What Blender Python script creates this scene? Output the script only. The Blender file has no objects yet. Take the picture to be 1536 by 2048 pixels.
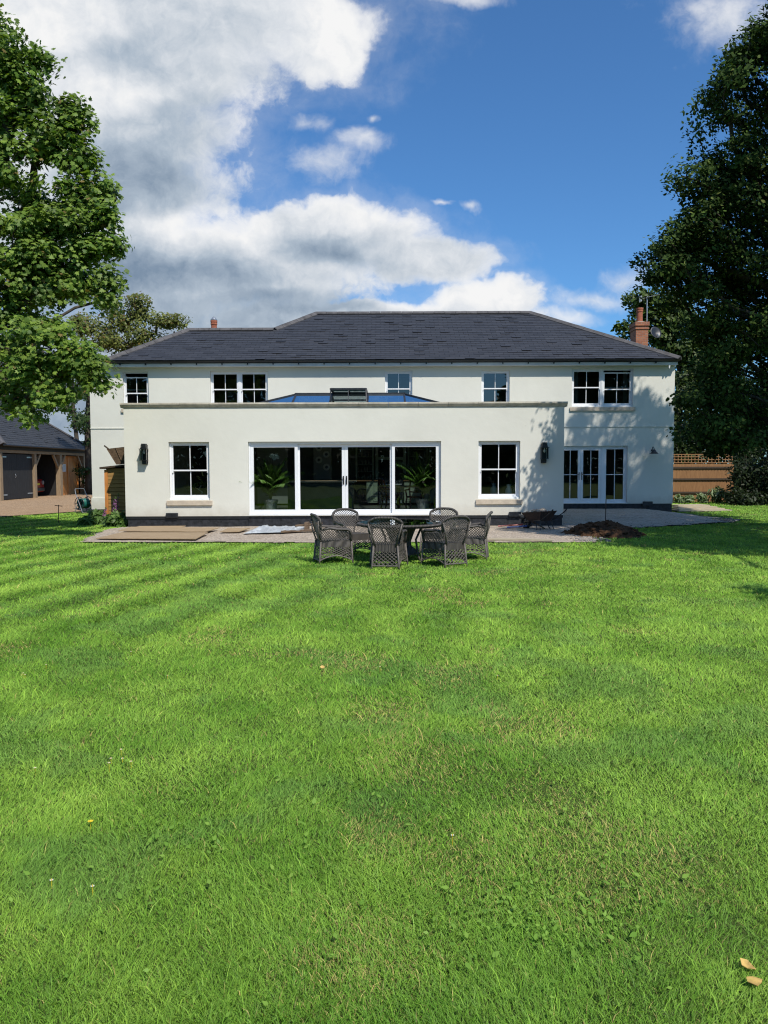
import bpy, bmesh, math, random
import numpy as np
from mathutils import Vector, Matrix, noise as mnoise

PI = math.pi
C = bpy.context.scene.collection
rnd = random.Random(7)
rng = np.random.default_rng(11)

# ------------------------------------------------------------------ camera
EYE = 1.70
PITCH = math.radians(3.31)
ROLL = math.radians(0.20)
FPX = 1540.0                     # focal length in pixels of the 1536x2048 photograph
sc = bpy.context.scene
cam_d = bpy.data.cameras.new('camera')
cam = bpy.data.objects.new('camera', cam_d)
C.objects.link(cam)
cam.matrix_world = (Matrix.Translation((0, 0, EYE)) @ Matrix.Rotation(PI / 2 - PITCH, 4, 'X')
                    @ Matrix.Rotation(-ROLL, 4, 'Z'))
cam_d.sensor_fit = 'VERTICAL'
cam_d.sensor_height = 36.0
cam_d.lens = 36.0 * FPX / 2048.0
cam_d.clip_start = 0.05
cam_d.clip_end = 2000
sc.camera = cam


def ray(px, py):
    x, y = px - 768.0, 1024.0 - py
    c, s = math.cos(-ROLL), math.sin(-ROLL)
    x, y = x * c - y * s, x * s + y * c
    return Vector((x, FPX * math.cos(PITCH) + y * math.sin(PITCH), -FPX * math.sin(PITCH) + y * math.cos(PITCH)))


def at(px, py, Y):               # survey helper: the point at distance Y seen at a photo pixel
    r = ray(px, py)
    k = Y / r.y
    return Vector((r.x * k, Y, EYE + r.z * k))


def gr(px, py, z=0.0):           # the point of the ground seen at a photo pixel
    r = ray(px, py)
    k = (z - EYE) / r.z
    return Vector((r.x * k, r.y * k, z))


# ------------------------------------------------------------------ light
LDIR = Vector((-0.60, 1.0, -1.45)).normalized()
sun_d = bpy.data.lights.new('sun', 'SUN')
sun_d.energy = 4.6
sun_d.angle = math.radians(0.5)
sun_d.color = (1.0, 0.945, 0.86)
sun = bpy.data.objects.new('sun', sun_d)
C.objects.link(sun)
sun.rotation_euler = LDIR.to_track_quat('-Z', 'Y').to_euler()
sc.view_settings.view_transform = 'Standard'
sc.view_settings.look = 'None'
sc.view_settings.exposure = 0.0
sc.view_settings.gamma = 1.0
sc.cycles.max_bounces = 7
sc.cycles.diffuse_bounces = 3
sc.cycles.glossy_bounces = 3
sc.cycles.transmission_bounces = 4
sc.cycles.transparent_max_bounces = 10
sc.cycles.caustics_reflective = False
sc.cycles.caustics_refractive = False
sc.cycles.sample_clamp_indirect = 6.0
sc.cycles.filter_width = 1.15
sc.cycles.use_denoising = True
sc.cycles.denoiser = 'OPENIMAGEDENOISE'
sc.cycles.denoising_input_passes = 'RGB_ALBEDO_NORMAL'
sc.cycles.denoising_prefilter = 'NONE'
sc.cycles.use_adaptive_sampling = False


class NT:
    """small node-tree writer"""
    def __init__(self, tree):
        self.t = tree
        self.n = tree.nodes
        self.l = tree.links

    def node(self, kind, **kw):
        n = self.n.new(kind)
        for k, v in kw.items():
            setattr(n, k, v)
        return n

    def put(self, sock, v):
        if isinstance(v, bpy.types.NodeSocket):
            self.l.new(v, sock)
        elif isinstance(v, (tuple, list)) and sock.type == 'RGBA' and len(v) == 3:
            sock.default_value = (*v, 1)
        else:
            sock.default_value = v

    def math(self, op, a, b=None, c=None, clamp=False):
        n = self.node('ShaderNodeMath', operation=op, use_clamp=clamp)
        self.put(n.inputs[0], a)
        if b is not None:
            self.put(n.inputs[1], b)
        if c is not None:
            self.put(n.inputs[2], c)
        return n.outputs[0]

    def vmath(self, op, a, b=None, out=0):
        n = self.node('ShaderNodeVectorMath', operation=op)
        self.put(n.inputs[0], a)
        if b is not None:
            self.put(n.inputs[1], b)
        return n.outputs[out]

    def mix(self, f, a, b, blend='MIX'):
        n = self.node('ShaderNodeMix', data_type='RGBA', blend_type=blend)
        self.put(n.inputs[0], f)
        self.put(n.inputs[6], a)
        self.put(n.inputs[7], b)
        return n.outputs[2]

    def noise(self, vec, scale, detail=3, rough=0.55, dist=0.0):
        n = self.node('ShaderNodeTexNoise')
        if vec is not None:
            self.l.new(vec, n.inputs['Vector'])
        n.inputs['Scale'].default_value = scale
        n.inputs['Detail'].default_value = detail
        n.inputs['Roughness'].default_value = rough
        n.inputs['Distortion'].default_value = dist
        return n.outputs[0]

    def maprange(self, v, a, b, c=0.0, d=1.0, smooth=False):
        n = self.node('ShaderNodeMapRange')
        n.interpolation_type = 'SMOOTHSTEP' if smooth else 'LINEAR'
        self.put(n.inputs[0], v)
        for i, x in enumerate((a, b, c, d)):
            n.inputs[i + 1].default_value = x
        return n.outputs[0]

    def ramp(self, f, stops):
        n = self.node('ShaderNodeValToRGB')
        el = n.color_ramp.elements
        while len(el) < len(stops):
            el.new(0.5)
        for e, (p, col) in zip(el, stops):
            e.position = p
            e.color = (*col, 1)
        self.l.new(f, n.inputs[0])
        return n.outputs[0]


# ------------------------------------------------------------------ sky with clouds
def build_world():
    w = bpy.data.worlds.new('World')
    sc.world = w
    w.use_nodes = True
    T = NT(w.node_tree)
    T.n.clear()
    out = T.node('ShaderNodeOutputWorld')
    sky = T.node('ShaderNodeTexSky')
    sky.sky_type = 'NISHITA'
    sky.sun_disc = False
    sky.sun_elevation = math.asin(-LDIR.z)
    sky.sun_rotation = math.atan2(-LDIR.x, -LDIR.y)
    sky.air_density = 1.0
    sky.dust_density = 0.6
    sky.ozone_density = 3.0
    b1 = T.node('ShaderNodeBackground')
    T.put(b1.inputs[0], T.mix(1.0, sky.outputs[0], (0.62, 1.05, 1.40), 'MULTIPLY'))
    b1.inputs[1].default_value = 0.105
    tc = T.node('ShaderNodeTexCoord').outputs['Generated']
    d = T.vmath('NORMALIZE', tc)
    sep = T.node('ShaderNodeSeparateXYZ')
    T.l.new(d, sep.inputs[0])
    yy = T.math('ADD', T.math('ABSOLUTE', sep.outputs[1]), 0.12)
    k = 1.0 / 0.88
    u = T.math('DIVIDE', sep.outputs[0], yy)
    v = T.math('DIVIDE', sep.outputs[2], yy)
    comb = T.node('ShaderNodeCombineXYZ')
    T.l.new(u, comb.inputs[0])
    T.l.new(v, comb.inputs[1])
    uv = comb.outputs[0]

    def uvp(px, py):
        r = ray(px, py).normalized()
        q = abs(r.y) + 0.12
        return r.x / q, r.z / q
    s = 1 / FPX * 0.85
    warp = T.node('ShaderNodeTexNoise')
    T.l.new(uv, warp.inputs['Vector'])
    warp.inputs['Scale'].default_value = 7.0
    warp.inputs['Detail'].default_value = 5.0
    warp.inputs['Roughness'].default_value = 0.6
    off = T.vmath('MULTIPLY', T.vmath('SUBTRACT', warp.outputs[1], (0.5, 0.5, 0.5)), (0.10, 0.08, 0))
    uvw = T.vmath('ADD', uv, off)

    def blob(px, py, rx, ry, src):
        cx, cy = uvp(px, py)
        q = T.vmath('MULTIPLY', T.vmath('SUBTRACT', src, (cx, cy, 0)), (1 / (rx * s), 1 / (ry * s), 0))
        return T.math('SUBTRACT', 1.0, T.vmath('LENGTH', q, out=1))

    def union(lst, src):
        r = None
        for b in lst:
            x = blob(*b, src)
            r = x if r is None else T.math('SMOOTH_MAX', r, x, 0.22)
        return r
    w2 = T.node('ShaderNodeTexNoise')
    T.l.new(uv, w2.inputs['Vector'])
    w2.inputs['Scale'].default_value = 22.0
    w2.inputs['Detail'].default_value = 4.0
    off2 = T.vmath('MULTIPLY', T.vmath('SUBTRACT', w2.outputs[1], (0.5, 0.5, 0.5)), (0.028, 0.024, 0))
    uvb = T.vmath('ADD', T.vmath('ADD', uv, T.vmath('MULTIPLY', off, (0.5, 0.5, 0))), off2)
    n1 = T.noise(uvb, 5.5, 12, 0.62)
    n2 = T.noise(T.vmath('ADD', uvb, (0.022, 0.034, 0)), 5.5, 12, 0.62)
    n3 = T.noise(uvb, 19.0, 9, 0.64)
    n4 = T.noise(T.vmath('ADD', uvb, (0.007, 0.011, 0)), 19.0, 9, 0.64)
    dens = union([(190, 20, 560, 120), (650, 62, 118, 95), (60, 150, 600, 100), (160, 260, 370, 140), (170, 400, 380, 150), (320, 540, 530, 140),
                  (630, 470, 250, 72), (850, 515, 155, 52), (970, 603, 118, 58), (100, 760, 700, 170), (700, 650, 420, 60),
                  (-700, 300, 700, 600)], uvw)
    nn = T.math('ADD', T.math('MULTIPLY', T.math('SUBTRACT', n1, 0.5), 1.0), T.math('MULTIPLY', T.math('SUBTRACT', n3, 0.5), 0.55))
    dn_ = T.math('ADD', dens, T.math('MULTIPLY', nn, 1.05))
    soft = T.maprange(T.noise(uv, 3.1, 3, 0.5), 0.40, 0.62, 0.0, 1.0)
    crisp = T.maprange(dn_, -0.02, 0.22, 0, 1, True)
    fuzzy = T.maprange(dn_, -0.14, 0.42, 0, 1, True)
    thick = T.math('ADD', T.math('MULTIPLY', crisp, T.math('SUBTRACT', 1.0, soft)), T.math('MULTIPLY', fuzzy, soft))
    veil = T.math('MULTIPLY', T.maprange(T.math('ADD', dens, T.math('MULTIPLY', nn, 1.6)), -0.45, 0.35, 0, 1, True), 0.22)
    thick = T.math('MAXIMUM', thick, veil)
    wisp = union([(640, 340, 110, 70), (720, 285, 85, 42), (620, 240, 80, 45), (1450, 30, 190, 120), (1190, 600, 200, 42),
                  (1265, 560, 95, 55), (930, 0, 130, 32), (938, 412, 34, 20), (880, 400, 36, 12), (1130, 640, 150, 30), (740, 235, 30, 20)], uvw)
    thin = T.maprange(T.math('ADD', wisp, T.math('MULTIPLY', nn, 2.0)), 0.10, 1.15, 0, 0.75, True)
    front = T.maprange(sep.outputs[1], -0.05, 0.15, 0, 1, True)
    gen = T.maprange(T.noise(T.vmath('MULTIPLY', d, (1, 1, 1.6)), 2.2, 8, 0.6), 0.53, 0.68, 0, 0.9, True)
    a_front = T.math('MULTIPLY', T.math('MAXIMUM', thick, thin), front)
    a_back = T.math('MULTIPLY', gen, T.math('SUBTRACT', 1.0, front))
    alpha = T.math('ADD', a_front, a_back, clamp=True)
    # thickness decides how grey a cloud is: a few heavy bellies, billows lit from the sun's side
    emboss = T.math('ADD', T.math('MULTIPLY', T.math('SUBTRACT', n1, n2), 0.70), T.math('MULTIPLY', T.math('SUBTRACT', n3, n4), 0.42))
    dark1 = T.maprange(union([(250, 345, 210, 110), (300, 650, 480, 100), (340, 560, 330, 70), (640, 500, 150, 48), (100, 620, 400, 130),
                              (560, 610, 300, 46), (60, 780, 600, 140)], uvw), 0.0, 0.8, 0, 1, True)
    dark2 = T.maprange(union([(320, 100, 210, 80), (420, 240, 170, 90), (240, 540, 260, 90)], uvw), 0.0, 0.8, 0, 1, True)
    lit = union([(680, 60, 150, 130), (210, 160, 190, 80), (450, 455, 150, 80), (720, 425, 230, 55), (970, 590, 130, 60), (520, 250, 70, 100),
                 (60, 30, 240, 100), (380, 445, 150, 50), (860, 600, 150, 36)], uvw)
    lit = T.maprange(lit, 0.0, 0.8, 0, 1, True)
    br = T.math('ADD', 0.71, T.math('MULTIPLY', lit, 0.26))
    br = T.math('SUBTRACT', br, T.math('MULTIPLY', dark1, 0.31))
    br = T.math('SUBTRACT', br, T.math('MULTIPLY', dark2, 0.12))
    br = T.math('ADD', br, emboss)
    br = T.math('ADD', br, T.math('MULTIPLY', T.math('SUBTRACT', n3, 0.5), 0.14))
    edge = T.maprange(dn_, 0.0, 0.45, 0.20, 0.0)
    br = T.math('ADD', br, edge, clamp=True)
    col = T.ramp(br, [(0.0, (0.11, 0.165, 0.255)), (0.28, (0.225, 0.31, 0.425)), (0.55, (0.46, 0.545, 0.645)), (0.85, (0.84, 0.87, 0.91)), (1.0, (1.0, 1.0, 1.0))])
    b2 = T.node('ShaderNodeBackground')
    T.put(b2.inputs[0], col)
    b2.inputs[1].default_value = 0.92
    ms = T.node('ShaderNodeMixShader')
    T.put(ms.inputs[0], alpha)
    T.l.new(b1.outputs[0], ms.inputs[1])
    T.l.new(b2.outputs[0], ms.inputs[2])
    T.l.new(ms.outputs[0], out.inputs[0])


build_world()

# ------------------------------------------------------------------ materials
MATS = {}


def newmat(name):
    m = bpy.data.materials.new(name)
    m.use_nodes = True
    T = NT(m.node_tree)
    T.n.clear()
    out = T.node('ShaderNodeOutputMaterial')
    p = T.node('ShaderNodeBsdfPrincipled')
    T.l.new(p.outputs[0], out.inputs[0])
    MATS[name] = m
    return m, T, p, out


def pmat(name, col, rough=0.6, var=0.12, scale=6.0, bump=0.0, bscale=40.0, metal=0.0, spec=0.5, col2=None, detail=5, stretch=(1, 1, 1)):
    m, T, p, out = newmat(name)
    tc = T.node('ShaderNodeTexCoord').outputs['Object']
    v = T.vmath('MULTIPLY', tc, stretch)
    n = T.noise(v, scale, detail, 0.6)
    c2 = col2 if col2 else tuple(min(1, x * (1 + 2 * var)) for x in col)
    c1 = col if col2 else tuple(x * (1 - 2 * var) for x in col)
    T.put(p.inputs['Base Color'], T.mix(T.maprange(n, 0.3, 0.7), c1, c2))
    p.inputs['Roughness'].default_value = rough
    p.inputs['Metallic'].default_value = metal
    p.inputs['Specular IOR Level'].default_value = spec
    if bump:
        b = T.node('ShaderNodeBump')
        b.inputs['Strength'].default_value = 1.0
        b.inputs['Distance'].default_value = bump
        T.l.new(T.noise(v, bscale, 4, 0.6), b.inputs['Height'])
        T.l.new(b.outputs[0], p.inputs['Normal'])
    return m


def stucco(name, col):
    m, T, p, out = newmat(name)
    tc = T.node('ShaderNodeTexCoord').outputs['Object']
    big = T.noise(tc, 0.45, 4, 0.6)
    streak = T.noise(T.vmath('MULTIPLY', tc, (1.6, 1.6, 0.30)), 1.0, 5, 0.65)
    fine = T.noise(tc, 60, 3, 0.6)
    c = T.mix(T.maprange(big, 0.3, 0.7), tuple(x * 0.93 for x in col), tuple(min(1, x * 1.04) for x in col))
    c = T.mix(T.maprange(streak, 0.55, 0.9, 0, 0.14), c, tuple(x * 0.78 for x in col))
    # small chips and specks of mortar
    vo = T.node('ShaderNodeTexVoronoi')
    T.l.new(tc, vo.inputs['Vector'])
    vo.inputs['Scale'].default_value = 1.3
    c = T.mix(T.maprange(vo.outputs[0], 0.0, 0.035, 0.55, 0.0), c, (0.18, 0.17, 0.16))
    zs = T.node('ShaderNodeSeparateXYZ')
    T.l.new(tc, zs.inputs[0])
    # soil splashed up at the foot of the wall
    hgt = T.math('SUBTRACT', zs.outputs[2], T.math('MULTIPLY', T.noise(tc, 4, 6, 0.7), 0.55))
    c = T.mix(T.maprange(hgt, 0.02, 0.40, 0.38, 0.0), c, (0.36, 0.30, 0.23))
    T.put(p.inputs['Base Color'], c)
    p.inputs['Roughness'].default_value = 0.9
    p.inputs['Specular IOR Level'].default_value = 0.2
    b = T.node('ShaderNodeBump')
    b.inputs['Distance'].default_value = 0.0022
    T.l.new(T.math('ADD', T.math('MULTIPLY', fine, 0.12), T.math('MULTIPLY', T.noise(tc, 5, 3, 0.5), 2.2)), b.inputs['Height'])
    T.l.new(b.outputs[0], p.inputs['Normal'])
    return m


def glassmat(name, tint=(0.85, 0.9, 0.88), refl=1.0, gcol=(1, 1, 1), ior=1.5, base=0.0):
    m, T, p, out = newmat(name)
    T.n.remove(p)
    tr = T.node('ShaderNodeBsdfTransparent')
    T.put(tr.inputs[0], tint)
    gl = T.node('ShaderNodeBsdfGlossy')
    T.put(gl.inputs[0], gcol)
    gl.inputs['Roughness'].default_value = 0.0
    fr = T.node('ShaderNodeFresnel')
    fr.inputs[0].default_value = ior
    tc = T.node('ShaderNodeTexCoord').outputs['Object']
    b = T.node('ShaderNodeBump')
    b.inputs['Strength'].default_value = 0.12
    b.inputs['Distance'].default_value = 0.02
    T.l.new(T.noise(tc, 1.7, 1, 0.5), b.inputs['Height'])
    T.l.new(b.outputs[0], gl.inputs['Normal'])
    f = T.math('ADD', T.math('MULTIPLY', fr.outputs[0], refl), base, clamp=True)
    ms = T.node('ShaderNodeMixShader')
    T.put(ms.inputs[0], f)
    T.l.new(tr.outputs[0], ms.inputs[1])
    T.l.new(gl.outputs[0], ms.inputs[2])
    T.l.new(ms.outputs[0], out.inputs[0])
    return m


def leafmat(name, trans=0.35, rough=0.45, spec=0.4):
    """colour comes from the per-leaf attribute 'tone'"""
    m, T, p, out = newmat(name)
    at_ = T.node('ShaderNodeAttribute', attribute_name='tone')
    T.put(p.inputs['Base Color'], at_.outputs['Color'])
    p.inputs['Roughness'].default_value = rough
    p.inputs['Specular IOR Level'].default_value = spec
    tl = T.node('ShaderNodeBsdfTranslucent')
    T.put(tl.inputs[0], T.mix(1.0, at_.outputs['Color'], (1.25, 1.35, 0.55), 'MULTIPLY'))
    ms = T.node('ShaderNodeMixShader')
    ms.inputs[0].default_value = trans
    T.l.new(p.outputs[0], ms.inputs[1])
    T.l.new(tl.outputs[0], ms.inputs[2])
    T.l.new(ms.outputs[0], out.inputs[0])
    return m


def brickmat(name, c1, c2, mortar, sx=0.225, sz=0.075):
    m, T, p, out = newmat(name)
    tc = T.node('ShaderNodeTexCoord').outputs['Object']
    sep = T.node('ShaderNodeSeparateXYZ')
    T.l.new(tc, sep.inputs[0])
    cb = T.node('ShaderNodeCombineXYZ')
    T.l.new(T.math('ADD', sep.outputs[0], sep.outputs[1]), cb.inputs[0])
    T.l.new(sep.outputs[2], cb.inputs[1])
    br = T.node('ShaderNodeTexBrick')
    T.l.new(cb.outputs[0], br.inputs['Vector'])
    T.put(br.inputs['Color1'], c1)
    T.put(br.inputs['Color2'], c2)
    T.put(br.inputs['Mortar'], mortar)
    br.inputs['Scale'].default_value = 1.0
    br.inputs['Mortar Size'].default_value = 0.006
    br.inputs['Brick Width'].default_value = sx
    br.inputs['Row Height'].default_value = sz
    br.inputs['Bias'].default_value = 0.1
    c = T.mix(T.maprange(T.noise(tc, 9, 5, 0.7), 0.55, 0.75, 0, 0.5), br.outputs[0], (0.05, 0.035, 0.03))
    T.put(p.inputs['Base Color'], c)
    p.inputs['Roughness'].default_value = 0.85
    b = T.node('ShaderNodeBump')
    b.inputs['Distance'].default_value = 0.008
    b.invert = True
    T.l.new(br.outputs['Fac'], b.inputs['Height'])
    T.l.new(b.outputs[0], p.inputs['Normal'])
    return m


def woodmat(name, c1, c2, axis=2, rough=0.7, scale=3.0):
    st = [14, 14, 14]
    st[axis] = 1.0
    return pmat(name, c1, rough, 0, scale, 0.002, scale * 2, 0, 0.3, col2=c2, stretch=tuple(st))


def slatemat(name, dark=(0.022, 0.024, 0.029), lite=(0.060, 0.062, 0.071)):
    m, T, p, out = newmat(name)
    tc = T.node('ShaderNodeTexCoord').outputs['Object']
    at_ = T.node('ShaderNodeAttribute', attribute_name='tone')
    n = T.noise(tc, 3.0, 6, 0.65)
    f = T.math('ADD', T.math('MULTIPLY', at_.outputs['Fac'], 0.65), T.math('MULTIPLY', n, 0.45))
    T.put(p.inputs['Base Color'], T.mix(f, dark, lite))
    p.inputs['Roughness'].default_value = 0.55
    p.inputs['Specular IOR Level'].default_value = 0.35
    b = T.node('ShaderNodeBump')
    b.inputs['Distance'].default_value = 0.004
    T.l.new(T.noise(T.vmath('MULTIPLY', tc, (1, 3, 3)), 25, 4, 0.6), b.inputs['Height'])
    T.l.new(b.outputs[0], p.inputs['Normal'])
    return m


STUCCO = stucco('cream_render', (0.705, 0.694, 0.614))
INNER = pmat('inner_plaster', (0.30, 0.30, 0.27), 0.9, 0.05, 2)
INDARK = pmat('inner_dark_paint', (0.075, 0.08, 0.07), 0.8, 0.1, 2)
WHITE = pmat('white_upvc', (0.80, 0.81, 0.82), 0.35, 0.02, 3)
FASCIA = pmat('white_fascia', (0.66, 0.66, 0.64), 0.5, 0.06, 1.5)
STONE = pmat('cast_stone', (0.50, 0.46, 0.375), 0.85, 0.12, 5, 0.003, 60)
SILLST = pmat('sill_stone', (0.52, 0.44, 0.34), 0.85, 0.08, 5, 0.002, 60)
BLACKP = pmat('black_plinth_paint', (0.016, 0.017, 0.020), 0.55, 0.5, 9, 0.006, 18)
BLACK = pmat('black_plastic', (0.012, 0.013, 0.015), 0.4, 0.2, 8)
DGREY = pmat('dark_grey_metal', (0.030, 0.032, 0.036), 0.45, 0.2, 8, metal=0.2)
STEEL = pmat('galvanised_steel', (0.45, 0.46, 0.47), 0.4, 0.15, 12, metal=0.8)
SLATE = slatemat('roof_slate')
SLATE2 = slatemat('garage_slate', (0.024, 0.025, 0.028), (0.055, 0.056, 0.060))
RIDGE = pmat('ridge_tile_clay', (0.085, 0.080, 0.080), 0.8, 0.2, 4, 0.003, 40)
TERRA = pmat('terracotta', (0.36, 0.11, 0.055), 0.75, 0.18, 6)
BRICK = brickmat('red_brick', (0.42, 0.16, 0.075), (0.30, 0.10, 0.05), (0.33, 0.27, 0.21))
GLASS = glassmat('window_glass', (0.80, 0.86, 0.82), 1.9)
GLASSUP = glassmat('upper_window_glass', (0.50, 0.56, 0.56), 2.3)
GLASSBLUE = glassmat('solar_blue_glass', (0.50, 0.62, 0.66), 2.2, (0.86, 0.97, 1.0), 1.5, 0.30)
GLASSLAMP = glassmat('lamp_glass', (0.75, 0.82, 0.80), 1.6)
OAKF = woodmat('green_oak', (0.21, 0.145, 0.085), (0.36, 0.27, 0.17), 2)
OAKB = woodmat('oak_beam_grain', (0.20, 0.14, 0.085), (0.33, 0.25, 0.16), 1)
PLY = pmat('orange_plywood', (0.56, 0.22, 0.05), 0.6, 0.15, 3, stretch=(6, 6, 1))
CHARC = woodmat('charcoal_boards', (0.016, 0.016, 0.017), (0.036, 0.036, 0.036), 2)
DARKWOOD = woodmat('dark_wood', (0.035, 0.026, 0.018), (0.09, 0.062, 0.04), 1)
SHIPLAP = woodmat('golden_shiplap', (0.25, 0.135, 0.04), (0.40, 0.24, 0.08), 0)
FENCEW = woodmat('fence_wood', (0.21, 0.105, 0.043), (0.37, 0.195, 0.083), 2)
PLANKW = woodmat('weathered_ply', (0.26, 0.18, 0.10), (0.42, 0.31, 0.19), 0, 0.8)
PALEPLANK = woodmat('pale_plank', (0.36, 0.30, 0.20), (0.50, 0.43, 0.31), 0)
WICKER = pmat('grey_wicker', (0.115, 0.100, 0.084), 0.55, 0.25, 30, 0.004, 120)
RUST = pmat('rusty_paint', (0.030, 0.015, 0.011), 0.7, 0.4, 14, 0.003, 40)
RUBBER = pmat('tyre_rubber', (0.014, 0.014, 0.014), 0.8, 0.2, 10)
SOIL = pmat('dug_soil', (0.040, 0.022, 0.012), 0.95, 0, 7, 0.02, 22, 0, 0.1, col2=(0.115, 0.062, 0.034))
STONEG = pmat('rubble_stone', (0.20, 0.185, 0.165), 0.9, 0.25, 9, 0.003, 50)
PLASTIC = pmat('plastic_sheeting', (0.50, 0.53, 0.55), 0.25, 0.1, 4)
REDP = pmat('red_paint', (0.42, 0.03, 0.018), 0.35, 0.1, 5)
BLUEP = pmat('blue_plastic', (0.03, 0.09, 0.32), 0.4, 0.1, 5)
REDCAR = pmat('car_red', (0.22, 0.008, 0.008), 0.2, 0.05, 5)
TEALH = pmat('green_hose', (0.015, 0.15, 0.12), 0.45, 0.15, 12)
BARK = pmat('bark', (0.040, 0.032, 0.024), 0.95, 0, 8, 0.02, 14, 0, 0.1, col2=(0.10, 0.085, 0.065), stretch=(1, 1, 0.3))
LEAF = leafmat('leaf', 0.32, 0.5, 0.25)
OAKLEAF = leafmat('oak_leaf', 0.12, 0.65, 0.10)
GRASSM = leafmat('grass_blade', 0.30, 0.45, 0.16)
FLOWER = leafmat('petal', 0.3, 0.6, 0.2)
SAGE = pmat('sage_paint', (0.30, 0.34, 0.24), 0.5, 0.05, 3)
CREAMC = pmat('china', (0.60, 0.60, 0.56), 0.3, 0.05, 6)
BLUECHINA = pmat('dark_china', (0.06, 0.07, 0.09), 0.3, 0.3, 12)
WORKTOP = pmat('oak_worktop', (0.26, 0.14, 0.06), 0.4, 0.15, 5)
CHAIRW = pmat('mahogany', (0.10, 0.035, 0.018), 0.35, 0.25, 8)
ZINC = pmat('zinc_pot', (0.25, 0.26, 0.26), 0.5, 0.2, 10, 0.004, 25, metal=0.6)
PAPER = pmat('paper', (0.75, 0.74, 0.70), 0.8, 0.04, 8)
CURTAIN = pmat('curtain_cloth', (0.50, 0.48, 0.43), 0.9, 0.1, 6)
YELLOW = pmat('yellow_plate', (0.65, 0.50, 0.03), 0.5, 0.05, 5)
LIGHTW = pmat('old_timber', (0.13, 0.085, 0.05), 0.8, 0.35, 8, stretch=(1, 1, 6))
DRYLEAF = pmat('dry_leaf', (0.55, 0.36, 0.10), 0.7, 0.2, 25)


def groundmat(name, stops, s1, s2, bump, bs, vor=0.0):
    m, T, p, out = newmat(name)
    tc = T.node('ShaderNodeTexCoord').outputs['Object']
    a = T.noise(tc, s1, 6, 0.65)
    b_ = T.noise(tc, s2, 5, 0.7)
    f = T.math('ADD', T.math('MULTIPLY', a, 0.5), T.math('MULTIPLY', b_, 0.5))
    c = T.ramp(f, stops)
    h = T.noise(tc, bs, 5, 0.65)
    if vor:
        vo = T.node('ShaderNodeTexVoronoi')
        T.l.new(tc, vo.inputs['Vector'])
        vo.inputs['Scale'].default_value = vor
        c = T.mix(0.36, c, T.mix(vo.outputs['Color'], tuple(x * 0.45 for x in stops[0][1]), tuple(min(1, x * 1.5) for x in stops[-1][1])))
        h = T.math('ADD', h, vo.outputs[0])
    T.put(p.inputs['Base Color'], c)
    p.inputs['Roughness'].default_value = 0.95
    p.inputs['Specular IOR Level'].default_value = 0.15
    b = T.node('ShaderNodeBump')
    b.inputs['Distance'].default_value = bump
    T.l.new(h, b.inputs['Height'])
    T.l.new(b.outputs[0], p.inputs['Normal'])
    return m


LAWNM = groundmat('lawn_soil', [(0.3, (0.055, 0.090, 0.018)), (0.5, (0.090, 0.140, 0.028)), (0.7, (0.145, 0.160, 0.055))], 1.2, 30, 0.03, 60)
GRAVELM = groundmat('drive_gravel', [(0.35, (0.30, 0.185, 0.10)), (0.5, (0.42, 0.275, 0.16)), (0.68, (0.52, 0.37, 0.23))], 1.5, 25, 0.03, 60, 28)
SANDM = groundmat('sub_base', [(0.35, (0.30, 0.235, 0.17)), (0.5, (0.45, 0.37, 0.285)), (0.68, (0.60, 0.51, 0.41))], 1.6, 22, 0.03, 45, 22)
FLOORM = pmat('kitchen_floor', (0.14, 0.13, 0.11), 0.4, 0.1, 2)


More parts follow.
